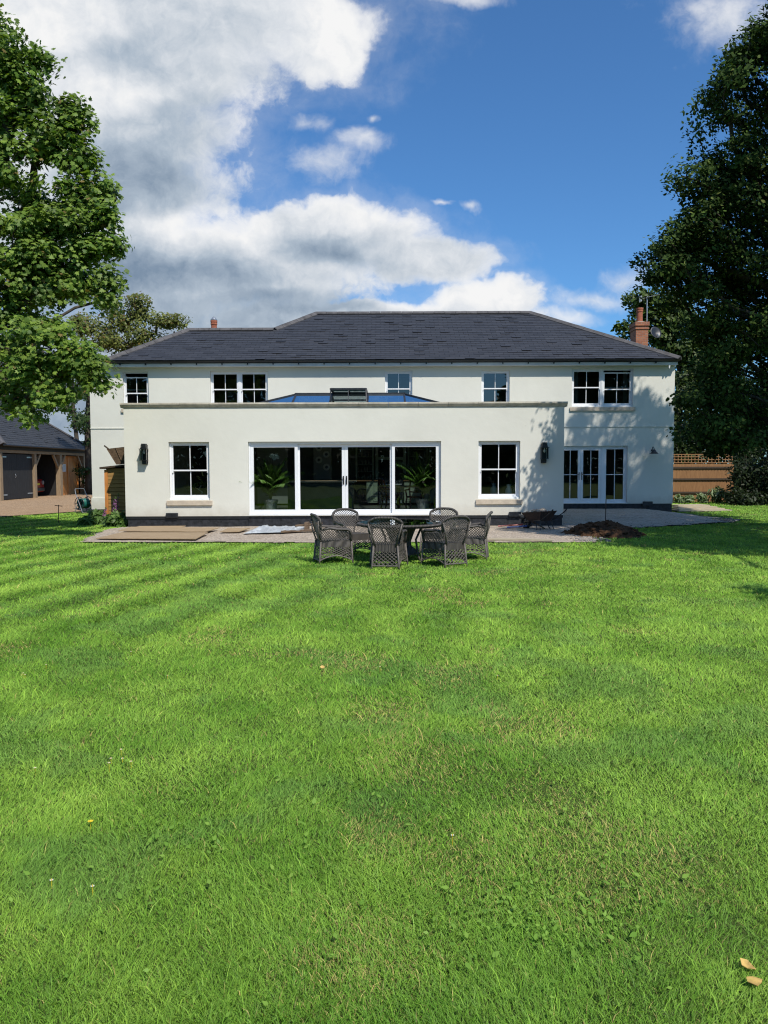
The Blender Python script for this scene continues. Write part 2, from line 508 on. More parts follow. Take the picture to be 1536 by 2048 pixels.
# ------------------------------------------------------------------ mesh writing
class MB:
    def __init__(self):
        self.v, self.f, self.m, self.t = [], [], [], []
        self.mi = 0
        self.tone = 0.5

    def vert(self, p):
        self.v.append(tuple(p))
        self.t.append(self.tone)
        return len(self.v) - 1

    def face(self, pts):
        self.f.append([self.vert(p) for p in pts])
        self.m.append(self.mi)

    def faces(self, pts, fs):
        b = len(self.v)
        for p in pts:
            self.vert(p)
        for f in fs:
            self.f.append([b + i for i in f])
            self.m.append(self.mi)

    def box(self, x0, x1, y0, y1, z0, z1):
        P = [(x0, y0, z0), (x1, y0, z0), (x1, y1, z0), (x0, y1, z0), (x0, y0, z1), (x1, y0, z1), (x1, y1, z1), (x0, y1, z1)]
        self.faces(P, [(0, 3, 2, 1), (4, 5, 6, 7), (0, 1, 5, 4), (1, 2, 6, 5), (2, 3, 7, 6), (3, 0, 4, 7)])

    def cbox(self, x0, x1, y0, y1, z0, z1, c=0.004):
        """box with chamfered long edges (in XZ outline)"""
        o = [(x0 + c, z0), (x1 - c, z0), (x1, z0 + c), (x1, z1 - c), (x1 - c, z1), (x0 + c, z1), (x0, z1 - c), (x0, z0 + c)]
        P = [(x, y0, z) for x, z in o] + [(x, y1, z) for x, z in o]
        n = 8
        self.faces(P, [tuple(range(n)), tuple(range(2 * n - 1, n - 1, -1))] + [(i, i + n, (i + 1) % n + n, (i + 1) % n) for i in range(n)])

    def obox(self, c, ax, ay, az):
        """oriented box: centre and three half-axis vectors"""
        c, ax, ay, az = map(Vector, (c, ax, ay, az))
        P = [c + sx * ax + sy * ay + sz * az for sz in (-1, 1) for sx, sy in ((-1, -1), (1, -1), (1, 1), (-1, 1))]
        self.faces(P, [(0, 3, 2, 1), (4, 5, 6, 7), (0, 1, 5, 4), (1, 2, 6, 5), (2, 3, 7, 6), (3, 0, 4, 7)])

    def bar(self, a, b, w, h=None, up=(0, 0, 1)):
        a, b = Vector(a), Vector(b)
        d = b - a
        u = Vector(up)
        s = d.cross(u)
        if s.length < 1e-6:
            s = d.cross(Vector((1, 0, 0)))
        s.normalize()
        u = s.cross(d).normalized()
        self.obox((a + b) / 2, d / 2, s * w / 2, u * (h or w) / 2)

    def tube(self, pts, r, n=6, cap=True, closed=False):
        pts = [Vector(p) for p in pts]
        k = len(pts)
        rr = [float(q) for q in r] if isinstance(r, (list, tuple)) else [float(r)] * k
        b = len(self.v)
        ref = None
        for i, p in enumerate(pts):
            q0 = pts[(i - 1) % k] if closed else pts[max(i - 1, 0)]
            q1 = pts[(i + 1) % k] if closed else pts[min(i + 1, k - 1)]
            d = (q1 - q0)
            if d.length < 1e-9:
                d = Vector((0, 0, 1))
            d.normalize()
            if ref is None:
                ref = Vector((0, 0, 1)) if abs(d.z) < 0.9 else Vector((1, 0, 0))
            s = d.cross(ref)
            if s.length < 1e-4:
                s = d.orthogonal()
            s.normalize()
            ref = s.cross(d).normalized()
            for j in range(n):
                a = 2 * PI * j / n
                self.vert(p + rr[i] * (math.cos(a) * s + math.sin(a) * ref))
        for i in range(k if closed else k - 1):
            for j in range(n):
                i2 = (i + 1) % k
                self.f.append([b + i * n + j, b + i * n + (j + 1) % n, b + i2 * n + (j + 1) % n, b + i2 * n + j])
                self.m.append(self.mi)
        if cap and not closed:
            self.f.append([b + j for j in range(n)][::-1])
            self.f.append([b + (k - 1) * n + j for j in range(n)])
            self.m += [self.mi] * 2

    def lathe(self, c, prof, n=16):
        """prof: list of (radius, z); axis vertical through c"""
        c = Vector(c)
        b = len(self.v)
        for r, z in prof:
            for j in range(n):
                a = 2 * PI * j / n
                self.vert(c + Vector((r * math.cos(a), r * math.sin(a), z)))
        for i in range(len(prof) - 1):
            for j in range(n):
                self.f.append([b + i * n + j, b + i * n + (j + 1) % n, b + (i + 1) * n + (j + 1) % n, b + (i + 1) * n + j])
                self.m.append(self.mi)
        if prof[0][0] > 1e-4:
            self.f.append([b + j for j in range(n)][::-1]); self.m.append(self.mi)
        if prof[-1][0] > 1e-4:
            self.f.append([b + (len(prof) - 1) * n + j for j in range(n)]); self.m.append(self.mi)

    def prism(self, outline, d):
        """closed outline of 3-D points pushed along d"""
        o = [Vector(p) for p in outline]
        d = Vector(d)
        n = len(o)
        self.faces(o + [p + d for p in o], [tuple(range(n))[::-1], tuple(range(n, 2 * n))] + [(i, (i + 1) % n, (i + 1) % n + n, i + n) for i in range(n)])

    def build(self, name, mats, parent=None, smooth=False, fix=True, tone=False):
        me = bpy.data.meshes.new(name)
        me.from_pydata(self.v, [], self.f)
        mats = mats if isinstance(mats, (list, tuple)) else [mats]
        for m in mats:
            me.materials.append(m)
        if len(mats) > 1:
            me.polygons.foreach_set('material_index', self.m)
        if fix:
            bm = bmesh.new()
            bm.from_mesh(me)
            bmesh.ops.recalc_face_normals(bm, faces=bm.faces)
            bm.to_mesh(me)
            bm.free()
        if tone:
            a = me.attributes.new('tone', 'FLOAT', 'POINT')
            a.data.foreach_set('value', self.t)
        if smooth:
            me.polygons.foreach_set('use_smooth', [True] * len(me.polygons))
        me.update()
        return link(name, me, parent)


WM = {}


def link(name, me, parent=None):
    o = bpy.data.objects.new(name, me)
    C.objects.link(o)
    if parent is not None:
        o.parent = parent
        if parent.get('_w'):
            o.matrix_parent_inverse = WM[parent.name].inverted()
    return o


def tag(o, label, cat, group=None):
    o['label'] = label
    o['category'] = cat
    if group:
        o['group'] = group
    return o


def thing(name, label, cat, loc=(0, 0, 0), rz=0.0, group=None, world=True):
    """Empty at a thing's base; world=True: its parts are written in world coordinates"""
    o = bpy.data.objects.new(name, None)
    C.objects.link(o)
    o.empty_display_size = 0.2
    o.location = loc
    o.rotation_euler = (0, 0, rz)
    tag(o, label, cat, group)
    if world:
        o['_w'] = 1
        WM[o.name] = Matrix.Translation(loc) @ Matrix.Rotation(rz, 4, 'Z')
    return o


def struct(o):
    o['kind'] = 'structure'
    return o


def stuff(o):
    o['kind'] = 'stuff'
    return o


def copy_tree(o, parent=None):
    c = o.copy()
    C.objects.link(c)
    c.parent = parent
    for ch in list(o.children):
        copy_tree(ch, c)
    return c


def npmesh(name, verts, tris, tone, mat, parent=None, quads=None):
    """numpy mesh: verts (n,3), tris (m,3), quads (k,4), tone (n,3) colour per vertex"""
    me = bpy.data.meshes.new(name)
    nt = 0 if tris is None else len(tris)
    nq = 0 if quads is None else len(quads)
    me.vertices.add(len(verts))
    me.vertices.foreach_set('co', np.ascontiguousarray(verts, dtype=np.float32).ravel())
    loops = []
    if nt:
        loops.append(np.asarray(tris).ravel())
    if nq:
        loops.append(np.asarray(quads).ravel())
    loops = np.concatenate(loops).astype(np.int32)
    me.loops.add(len(loops))
    me.loops.foreach_set('vertex_index', loops)
    me.polygons.add(nt + nq)
    st = np.concatenate([np.arange(nt) * 3, nt * 3 + np.arange(nq) * 4]).astype(np.int32)
    me.polygons.foreach_set('loop_start', st)
    me.polygons.foreach_set('loop_total', np.concatenate([np.full(nt, 3), np.full(nq, 4)]).astype(np.int32))
    me.update(calc_edges=True)
    if tone is not None:
        a = me.attributes.new('tone', 'FLOAT_COLOR', 'POINT')
        c4 = np.ones((len(verts), 4), np.float32)
        c4[:, :3] = tone
        a.data.foreach_set('color', c4.ravel())
    me.materials.append(mat)
    me.validate()
    return link(name, me, parent)


def vnoise(x, y, scale, seed, octaves=3):
    r = np.random.default_rng(seed)
    tot = np.zeros_like(x)
    amp, norm = 1.0, 0.0
    for o in range(octaves):
        g = r.random((64, 64))
        xx, yy = x * scale * 2 ** o + 17.3 * o + 1000, y * scale * 2 ** o + 5.1 * o + 1000
        xi, yi = np.floor(xx).astype(int), np.floor(yy).astype(int)
        fx, fy = xx - xi, yy - yi
        fx, fy = fx * fx * (3 - 2 * fx), fy * fy * (3 - 2 * fy)
        a, b = g[xi % 64, yi % 64], g[(xi + 1) % 64, yi % 64]
        c, d = g[xi % 64, (yi + 1) % 64], g[(xi + 1) % 64, (yi + 1) % 64]
        tot += amp * ((a * (1 - fx) + b * fx) * (1 - fy) + (c * (1 - fx) + d * fx) * fy)
        norm += amp
        amp *= 0.5
    return tot / norm


def grid_sheet(name, x0, x1, y0, y1, nx, ny, zf, mat, keep=None):
    m = MB()
    xs = [x0 + (x1 - x0) * i / nx for i in range(nx + 1)]
    ys = [y0 + (y1 - y0) * j / ny for j in range(ny + 1)]
    pts = [(x, y, zf(x, y)) for y in ys for x in xs]
    fs = []
    for j in range(ny):
        for i in range(nx):
            if keep is None or keep((xs[i] + xs[i + 1]) / 2, (ys[j] + ys[j + 1]) / 2):
                a = j * (nx + 1) + i
                fs.append((a, a + 1, a + nx + 2, a + nx + 1))
    m.faces(pts, fs)
    return m.build(name, mat, smooth=True)


def poly_sheet(name, pts, z, mat, smooth=False):
    m = MB()
    m.face([(x, y, z) for x, y in pts])
    return m.build(name, mat)


def boxes(name, mat, parent, lst, c=0):
    for b in lst:
        m = MB()
        (m.cbox(*b, c) if c else m.box(*b))
        m.build(name, mat, parent)


# ------------------------------------------------------------------ ground
MAIN_Y, EXT_Y = 28.30, 21.85
EX0, EX1 = -7.34, 5.10
HX0, HX1 = -10.72, 10.62
PATIO = [(-6.9, 17.42), (-3.0, 17.25), (0.0, 17.12), (2.6, 17.05), (4.75, 17.0), (5.0, 18.6), (5.12, 20.4), (5.12, 22.2), (-7.32, 22.2), (-7.55, 21.0), (-7.3, 19.3)]
BASE2 = [(5.05, 21.0), (5.9, 20.9), (6.9, 21.0), (8.6, 21.9), (10.5, 23.1), (11.3, 24.2), (11.1, 26.2), (10.75, 28.4), (5.05, 28.4)]
DRIVE = [(-60, 18.0), (-25.0, 22.8), (-13.43, 26.87), (-11.78, 30.2), (-10.0, 31.4), (-10.0, 75), (-60, 75)]


def inpoly(x, y, P):
    x, y = np.asarray(x), np.asarray(y)
    ins = np.zeros(x.shape, bool)
    n = len(P)
    for i in range(n):
        x1, y1 = P[i]
        x2, y2 = P[(i + 1) % n]
        if y1 == y2:
            continue
        c = ((y1 > y) != (y2 > y)) & (x < (x2 - x1) * (y - y1) / (y2 - y1) + x1)
        ins ^= c
    return ins


struct(poly_sheet('ground', [(-900, -300), (900, -300), (900, 1500), (-900, 1500)], -0.02, LAWNM))


def lawn_z(x, y):
    return 0.012 * (mnoise.noise(Vector((x * 0.35, y * 0.35, 0))) + 0.5 * mnoise.noise(Vector((x * 1.1, y * 1.1, 3))))


struct(grid_sheet('lawn', -45, 35, -20, 60, 160, 160, lawn_z, LAWNM))
struct(poly_sheet('gravel_drive', DRIVE, 0.035, GRAVELM))


def rough_sheet(name, P, z0, amp, mat, cell=0.12, zf=None):
    xs = [p[0] for p in P]
    ys = [p[1] for p in P]
    x0, x1, y0, y1 = min(xs), max(xs), min(ys), max(ys)

    def zz(x, y):
        z = z0 + amp * (mnoise.noise(Vector((x * 1.3, y * 1.3, 0))) + 0.6 * mnoise.noise(Vector((x * 4, y * 4, 5))) + 0.35 * mnoise.noise(Vector((x * 11, y * 11, 9))))
        return z + (zf(x, y) if zf else 0)
    wob = lambda x, y: (x + 0.12 * mnoise.noise(Vector((x * 2, y * 2, 1))), y + 0.10 * mnoise.noise(Vector((x * 2, y * 2, 8))))
    return struct(grid_sheet(name, x0, x1, y0, y1, int((x1 - x0) / cell), int((y1 - y0) / cell), zz, mat,
                             lambda x, y: bool(inpoly(*wob(x, y), P))))


rough_sheet('patio_base', PATIO, 0.035, 0.012, SANDM)
rough_sheet('side_base', BASE2, 0.045, 0.02, SANDM, 0.12, lambda x, y: 0.11 * max(0, min(1, (y - 22.0) / 4.5)) * max(0, min(1, (11.0 - x) / 1.6)) - .055 * max(0, min(1, (x - 9.6) / 1.2)))

# ------------------------------------------------------------------ house
house = thing('house', 'wide cream rendered two storey house with dark slate roof and flat roofed extension', 'house', (0, MAIN_Y, 0))


def wall_front(mb, x0, x1, z0, z1, y, t, holes):
    """a wall facing -Y with openings, its reveals and back face"""
    xs = sorted({x0, x1, *[h[0] for h in holes], *[h[1] for h in holes]})
    zs = sorted({z0, z1, *[h[2] for h in holes], *[h[3] for h in holes]})

    def solid(i, j):
        if not (0 <= i < len(xs) - 1 and 0 <= j < len(zs) - 1):
            return False
        cx, cz = (xs[i] + xs[i + 1]) / 2, (zs[j] + zs[j + 1]) / 2
        return not any(h[0] < cx < h[1] and h[2] < cz < h[3] for h in holes)
    for i in range(len(xs) - 1):
        for j in range(len(zs) - 1):
            if not solid(i, j):
                continue
            a, b, c, d = xs[i], xs[i + 1], zs[j], zs[j + 1]
            mb.face([(a, y, c), (b, y, c), (b, y, d), (a, y, d)])
            mb.face([(a, y + t, c), (a, y + t, d), (b, y + t, d), (b, y + t, c)])
            if not solid(i - 1, j):
                mb.face([(a, y, c), (a, y, d), (a, y + t, d), (a, y + t, c)])
            if not solid(i + 1, j):
                mb.face([(b, y, c), (b, y + t, c), (b, y + t, d), (b, y, d)])
            if not solid(i, j - 1):
                mb.face([(a, y, c), (a, y + t, c), (b, y + t, c), (b, y, c)])
            if not solid(i, j + 1):
                mb.face([(a, y, d), (b, y, d), (b, y + t, d), (a, y + t, d)])


def wall_obj(name, x0, x1, z0, z1, y, t, holes, mat, parent):
    m = MB()
    wall_front(m, x0, x1, z0, z1, y, t, holes)
    return m.build(name, mat, parent, fix=False)


UPZ0, UPZ1 = 3.89, 5.22
W1 = (-9.51, -8.57, UPZ0, UPZ1)
W2 = (-6.32, -4.22, UPZ0, UPZ1)
W3 = (0.05, 1.05, UPZ0, UPZ1)
W4 = (3.57, 4.60, UPZ0, UPZ1)
W5 = (6.87, 9.11, UPZ0, 5.27)
FD = (6.42, 8.94, 0.36, 2.46)
XL = (-6.09, -4.94, 0.80, 2.44)
XR = (2.68, 3.86, 0.80, 2.44)
SD = (-3.84, 1.62, 0.35, 2.44)
BACK_Y = 36.70
wall_obj('main_wall', HX0, HX1, 0.34, 5.40, MAIN_Y, 0.30, [W1, W2, W3, W4, W5, FD], STUCCO, house)
boxes('side_wall', STUCCO, house, [(HX0, HX0 + 0.3, MAIN_Y + 0.302, BACK_Y, 0.34, 5.40), (HX1 - 0.3, HX1, MAIN_Y + 0.302, BACK_Y, 0.34, 5.40)])
boxes('rear_wall', STUCCO, house, [(HX0 + 0.302, HX1 - 0.302, BACK_Y - 0.3, BACK_Y, 0.34, 5.40)])
# rooms inside: dark partitions so that no daylight leaks through the house
boxes('room_partition', INNER, house, [(HX0 + 0.31, HX1 - 0.31, MAIN_Y + 3.6, MAIN_Y + 3.7, 0.36, 5.36)] + [(x, x + 0.1, MAIN_Y + 0.31, MAIN_Y + 3.59, 0.36, 5.36) for x in (-7.2, -2.0, 2.4, 5.7)])
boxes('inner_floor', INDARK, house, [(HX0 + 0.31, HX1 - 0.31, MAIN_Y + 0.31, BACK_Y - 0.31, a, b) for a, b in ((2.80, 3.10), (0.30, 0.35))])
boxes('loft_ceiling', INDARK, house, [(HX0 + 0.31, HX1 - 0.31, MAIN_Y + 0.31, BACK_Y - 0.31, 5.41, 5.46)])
# plinths
boxes('plinth', BLACKP, house, [(EX1 + 0.002, HX1 - 0.02, MAIN_Y + 0.02, MAIN_Y + 0.2, -0.1, 0.337), (HX0 + 0.02, EX0 - 0.002, MAIN_Y + 0.02, MAIN_Y + 0.2, -0.1, 0.20),
                                (HX0 + 0.02, HX0 + 0.2, MAIN_Y + 0.203, BACK_Y, -0.1, 0.337), (HX1 - 0.2, HX1 - 0.02, MAIN_Y + 0.203, BACK_Y, -0.1, 0.337)])
m = MB()
m.cbox(HX0 - 0.03, EX0 - 0.003, MAIN_Y - 0.035, MAIN_Y + 0.019, 0.20, 0.62, 0.02)
m.build('bell_cast_band', STUCCO, house)
# string course: a thin bead with a shadow line
boxes('string_course', STUCCO, house, [(a, b, MAIN_Y - 0.024, MAIN_Y - 0.001, 3.15, 3.175) for a, b in ((HX0 - 0.01, EX0), (EX1, HX1 + 0.01))])

# extension ---------------------------------------------------------
wall_obj('extension_wall', EX0, EX1, 0.335, 3.395, EXT_Y, 0.30, [XL, XR, SD], STUCCO, house)
boxes('extension_side_wall', STUCCO, house, [(a, a + .3, EXT_Y + 0.302, MAIN_Y - 0.002, 0.335, 3.395) for a in (EX0, EX1 - .3)])
P0 = EXT_Y + 0.03
boxes('extension_plinth', BLACKP, house, [(a, b, P0, P0 + 0.2, -0.1, 0.331) for a, b in ((EX0 + 0.05, -3.86), (1.64, EX1 - 0.03))] + [(-3.855, 1.635, P0 + 0.03, P0 + 0.23, -0.1, 0.331),
      (EX0 + 0.03, EX0 + 0.25, P0 + 0.204, MAIN_Y - 0.01, -0.1, 0.331), (EX1 - 0.25, EX1 - 0.03, P0 + 0.204, MAIN_Y - 0.01, -0.1, 0.331)])
# dpc lip, slightly proud and darker above the plinth
boxes('damp_course', BLACK, house, [(a, b, EXT_Y + 0.008, EXT_Y + 0.028, 0.255, 0.333) for a, b in ((EX0 + 0.01, -3.845), (1.625, EX1 - 0.01))])
for x in (-6.02, 3.72):
    m = MB()
    m.cbox(x - 0.17, x + 0.17, EXT_Y - 0.05, EXT_Y - 0.001, 0.30, 0.43, 0.01)
    for k in range(5):
        m.box(x - 0.14, x + 0.14, EXT_Y - 0.056, EXT_Y - 0.051, 0.325 + k * 0.019, 0.334 + k * 0.019)
    m.build('air_brick', DGREY, house)
m = MB()
m.cbox(8.97 + 0.55, 8.97 + 0.9, MAIN_Y - 0.05, MAIN_Y - 0.001, 0.27, 0.42, 0.01)
m.build('air_brick', DGREY, house)
# coping stones along the parapet
m = MB()
z0, z1 = 3.40, 3.54


def coping_run(mb, a, b, d, nrm, n):
    a, b, nrm = Vector(a), Vector(b), Vector(nrm)
    d = (b - a) / n
    for i in range(n):
        p, q = a + d * (i + 0.004), a + d * (i + 0.996)
        dz = rnd.uniform(-0.003, 0.003)
        prof = [(-0.30, 0.0), (0.02, 0.0), (0.025, 0.03), (0.05, 0.045), (0.075, 0.085), (0.085, 0.09), (0.085, 0.135), (-0.30, 0.14)]
        o = [p + nrm * s + Vector((0, 0, z0 + h + dz)) for s, h in prof]
        mb.prism(o, q - p)


coping_run(m, (EX0 - 0.08, EXT_Y, 0), (EX1 + 0.08, EXT_Y, 0), None, (0, -1, 0), 15)
coping_run(m, (EX0, EXT_Y + 0.31, 0), (EX0, MAIN_Y - 0.01, 0), None, (-1, 0, 0), 8)
coping_run(m, (EX1, EXT_Y + 0.31, 0), (EX1, MAIN_Y - 0.01, 0), None, (1, 0, 0), 8)
m.build('coping', STONE, house)
# overflow spouts in the sides of the parapet
for x, s in ((EX0, -1), (EX1, 1)):
    m = MB()
    m.cbox(min(x + s * 0.002, x + s * 0.12), max(x + s * 0.002, x + s * 0.12), EXT_Y + 0.9, EXT_Y + 1.08, 3.08, 3.24, 0.01)
    m.prism([(x + s * 0.01, EXT_Y + 0.93, 3.08), (x + s * 0.09, EXT_Y + 0.93, 3.08), (x + s * 0.03, EXT_Y + 0.93, 2.96)], (0, 0.1, 0))
    m.build('rainwater_hopper', DGREY, house)
m = MB()
m.tube([(EX0 - 0.06, MAIN_Y - 1.6, 0.3), (EX0 - 0.06, MAIN_Y - 1.6, 2.35)], 0.045, 10)
m.mi = 1
m.cbox(EX0 - 0.15, EX0 - 0.003, MAIN_Y - 1.68, MAIN_Y - 1.52, 2.36, 2.52, 0.01)
m.build('downpipe', [WHITE, ZINC], house)
# flat roof with the lantern opening
LX0, LX1, LY0, LY1 = -4.30, 2.14, 23.52, 26.48
fr = (EX0 + 0.31, EX1 - 0.31, EXT_Y + 0.31, MAIN_Y - 0.005)
m = MB()
zs_ = [LY0, LY1]
wall_front(m, fr[0], fr[1], fr[2], fr[3], 2.85, .35, [(LX0, LX1, LY0, LY1)])
m.v = [(x, z, y) for x, y, z in m.v]
m.build('flat_roof', INNER, house)
m = MB()
m.box(EX0 + 0.31, EX1 - 0.31, EXT_Y + 0.02 + 0.24, MAIN_Y - 0.006, 0.28, 0.345)
m.build('kitchen_floor', FLOORM, house)


# lantern -----------------------------------------------------------
def build_lantern():
    k = MB()
    zk = 3.46
    for bx in ((LX0 - .12, LX1 + .12, LY0 - .12, LY0), (LX0 - .12, LX1 + .12, LY1, LY1 + .12), (LX0 - .12, LX0 - .001, LY0 + .001, LY1 - .001), (LX1 + .001, LX1 + .12, LY0 + .001, LY1 - .001)):
        k.box(*bx, 3.201, zk)
    lan = k.build('roof_lantern', DGREY, house)
    ze, zr = 3.50, 4.055
    yc = (LY0 + LY1) / 2
    rx0, rx1 = LX0 + 1.48, LX1 - 1.48
    c = [Vector((LX0 - .1, LY0 - .1, ze)), Vector((LX1 + .1, LY0 - .1, ze)), Vector((LX1 + .1, LY1 + .1, ze)), Vector((LX0 - .1, LY1 + .1, ze))]
    r0, r1 = Vector((rx0, yc, zr)), Vector((rx1, yc, zr))
    f = MB()
    for a, b in ((c[0], r0), (c[3], r0), (c[1], r1), (c[2], r1)):
        f.bar(a, b, 0.085, 0.07)
    f.bar(r0 - Vector((0.04, 0, 0)), r1 + Vector((0.04, 0, 0)), 0.10, 0.10)
    for i in range(4):
        f.bar(c[i], c[(i + 1) % 4], 0.09, 0.07)
    f.build('lantern_frame', DGREY, lan)
    # rafters and panes
    n = 6
    vx = []
    for side, y in ((0, LY0 - .1), (1, LY1 + .1)):
        xs = [rx0 + (rx1 - rx0) * i / 3 for i in range(4)]
        top = [r0 + (r1 - r0) * i / 3 for i in range(4)]
        for i in range(4):
            b = MB()
            b.bar((xs[i], y, ze), top[i], 0.06, 0.06)
            b.build('glazing_bar', DGREY, lan)
        cl = c[0] if side == 0 else c[3]
        cr = c[1] if side == 0 else c[2]
        up = Vector((0, 0, 0.012))
        polys = [[cl, Vector((xs[0], y, ze)), top[0]], [Vector((xs[3], y, ze)), cr, top[3]]]
        polys += [[Vector((xs[i], y, ze)), Vector((xs[i + 1], y, ze)), top[i + 1], top[i]] for i in range(3) if not (side == 0 and i == 1)]
        for P in polys:
            g = MB()
            g.face([p + up for p in P])
            g.build('pane', GLASSBLUE, lan)
    for ca, cb, r in ((c[0], c[3], r0), (c[1], c[2], r1)):
        g = MB()
        mid = (ca + cb) / 2
        g.face([ca + Vector((0, 0, .012)), cb + Vector((0, 0, .012)), r + Vector((0, 0, .012))])
        g.build('pane', GLASSBLUE, lan)
        b = MB()
        b.bar(mid, r, 0.06, 0.06)
        b.build('glazing_bar', DGREY, lan)
    # the middle front pane stands open, hinged at the ridge
    x0, x1 = rx0 + (rx1 - rx0) / 3 + .04, rx0 + 2 * (rx1 - rx0) / 3 - .04
    y0, zz0 = LY0 + 0.28, 4.11
    v = MB()
    h0, h1 = Vector((x0, yc - .05, zr + .06)), Vector((x1, yc - .05, zr + .06))
    a0, a1 = Vector((x0, y0, zz0)), Vector((x1, y0, zz0))
    for a, b in ((h0, h1), (a0, a1), (h0, a0), (h1, a1)):
        v.bar(a, b, 0.06, 0.05)
    v.bar((h0 + h1) / 2, (a0 + a1) / 2, 0.03, 0.03)
    # stays and the chain opener
    v.bar(Vector((x0 - .02, LY0 + .15, 3.60)), a0, 0.03, 0.03)
    v.bar(Vector((x1 + .02, LY0 + .15, 3.60)), a1, 0.03, 0.03)
    v.bar(Vector(((x0 + x1) / 2, LY0 + .12, 3.60)), (a0 + a1) / 2, 0.02, 0.02)
    v.bar(Vector((x0, LY0 + .1, 3.58)), Vector((x1, LY0 + .1, 3.58)), 0.05, 0.07)
    v.bar(Vector((x0, yc - .6, 3.82)), Vector((x1, yc - .6, 3.82)), 0.05, 0.05)
    vo = v.build('roof_vent', DGREY, lan)
    g = MB()
    g.face([h0 + Vector((0, 0, .03)), h1 + Vector((0, 0, .03)), a1 + Vector((0, 0, .03)), a0 + Vector((0, 0, .03))])
    g.build('vent_pane', glassmat('vent_glass', (0.55, 0.75, 0.75), 2.2, (0.7, 0.95, 0.98), 1.5, 0.20), lan)


build_lantern()


# windows -----------------------------------------------------------
def sash_frame(mb, x0, x1, z0, z1, y0, y1, w, wb=None):
    wb = wb or w
    mb.cbox(x0, x0 + w, y0, y1, z0, z1)
    mb.cbox(x1 - w, x1, y0, y1, z0, z1)
    mb.cbox(x0 + w + .001, x1 - w - .001, y0 + .001, y1 - .001, z0, z0 + wb)
    mb.cbox(x0 + w + .001, x1 - w - .001, y0 + .001, y1 - .001, z1 - w, z1)


def pane_obj(x0, x1, z0, z1, y, mat, parent):
    g = MB()
    g.face([(x0, y, z0), (x1, y, z0), (x1, y, z1), (x0, y, z1)])
    return g.build('pane', mat, parent)


def sash_window(W, wall_y, glass, units=1, sill=None, sillmat=None, drop=(), lift=0.0, parent=house):
    x0, x1, z0, z1 = W
    ya = wall_y + 0.10
    f = MB()
    fw = 0.055
    sash_frame(f, x0 + .002, x1 - .002, z0 + .002, z1 - .002, ya, ya + 0.11, fw, 0.06)
    f.cbox(x0 + .003, x1 - .003, ya - 0.045, ya - .001, z0 + .002, z0 + .045)
    spans = []
    if units == 1:
        spans = [(x0 + fw + .003, x1 - fw - .003)]
    else:
        mid = (x0 + x1) / 2
        mw = 0.055
        f.cbox(mid - mw, mid + mw, ya - .004, ya + 0.105, z0 + .062, z1 - fw - .001)
        f.cbox(mid - .012, mid + .012, ya - .012, ya - .005, z0 + .062, z1 - fw - .001)
        spans = [(x0 + fw + .003, mid - mw - .003), (mid + mw + .003, x1 - fw - .003)]
    wo = f.build('window', WHITE, parent)
    for i, (a, b) in enumerate(spans):
        lo, hi = z0 + .063, z1 - fw - .003
        mid = (lo + hi) / 2 + 0.02
        dz = drop[i] if i < len(drop) else 0.0
        u = MB()
        sash_frame(u, a, b, mid - .028 - dz, hi - dz, ya + .012, ya + .048, 0.042)
        cx = (a + b) / 2
        u.cbox(cx - .011, cx + .011, ya + .016, ya + .044, mid + .015 - dz, hi - .043 - dz)
        u.cbox(a - .0, a + .04, ya + .013, ya + .046, mid - .075 - dz, mid - .029 - dz)
        u.cbox(b - .04, b, ya + .013, ya + .046, mid - .075 - dz, mid - .029 - dz)
        u.build('upper_sash', WHITE, wo)
        pane_obj(a + .04, b - .04, mid + .01 - dz, hi - .04 - dz, ya + .030, glass, wo)
        l = MB()
        sash_frame(l, a, b, lo, mid + .02, ya + .055, ya + .092, 0.045, 0.07)
        l.cbox(cx - .011, cx + .011, ya + .059, ya + .088, lo + .071, mid - .026)
        l.build('lower_sash', WHITE, wo)
        pane_obj(a + .043, b - .043, lo + .068, mid - .02, ya + .073, glass, wo)
    if sill:
        s = MB()
        s.prism([(x0 - .07, wall_y - sill, z0 - .15), (x0 - .07, wall_y - sill, z0 - .025), (x0 - .07, wall_y + .12, z0 - .003), (x0 - .07, wall_y + .0005 + .12, z0 - .15)], (x1 - x0 + .14, 0, 0))
        s.build('sill', sillmat, wo)
    return wo


sash_window(XL, EXT_Y, GLASS, 1, 0.06, SILLST)
sash_window(XR, EXT_Y, GLASS, 1, 0.06, SILLST)
sash_window(W1, MAIN_Y, GLASSUP, 1, 0.06, SILLST, drop=(0.13,))
sash_window(W2, MAIN_Y, GLASSUP, 2, 0.06, SILLST)
sash_window(W3, MAIN_Y, GLASSUP, 1, 0.06, SILLST)
sash_window(W4, MAIN_Y, GLASSUP, 1, 0.06, SILLST)
sash_window(W5, MAIN_Y, GLASSUP, 2, 0.06, SILLST, drop=(0.0, 0.07))


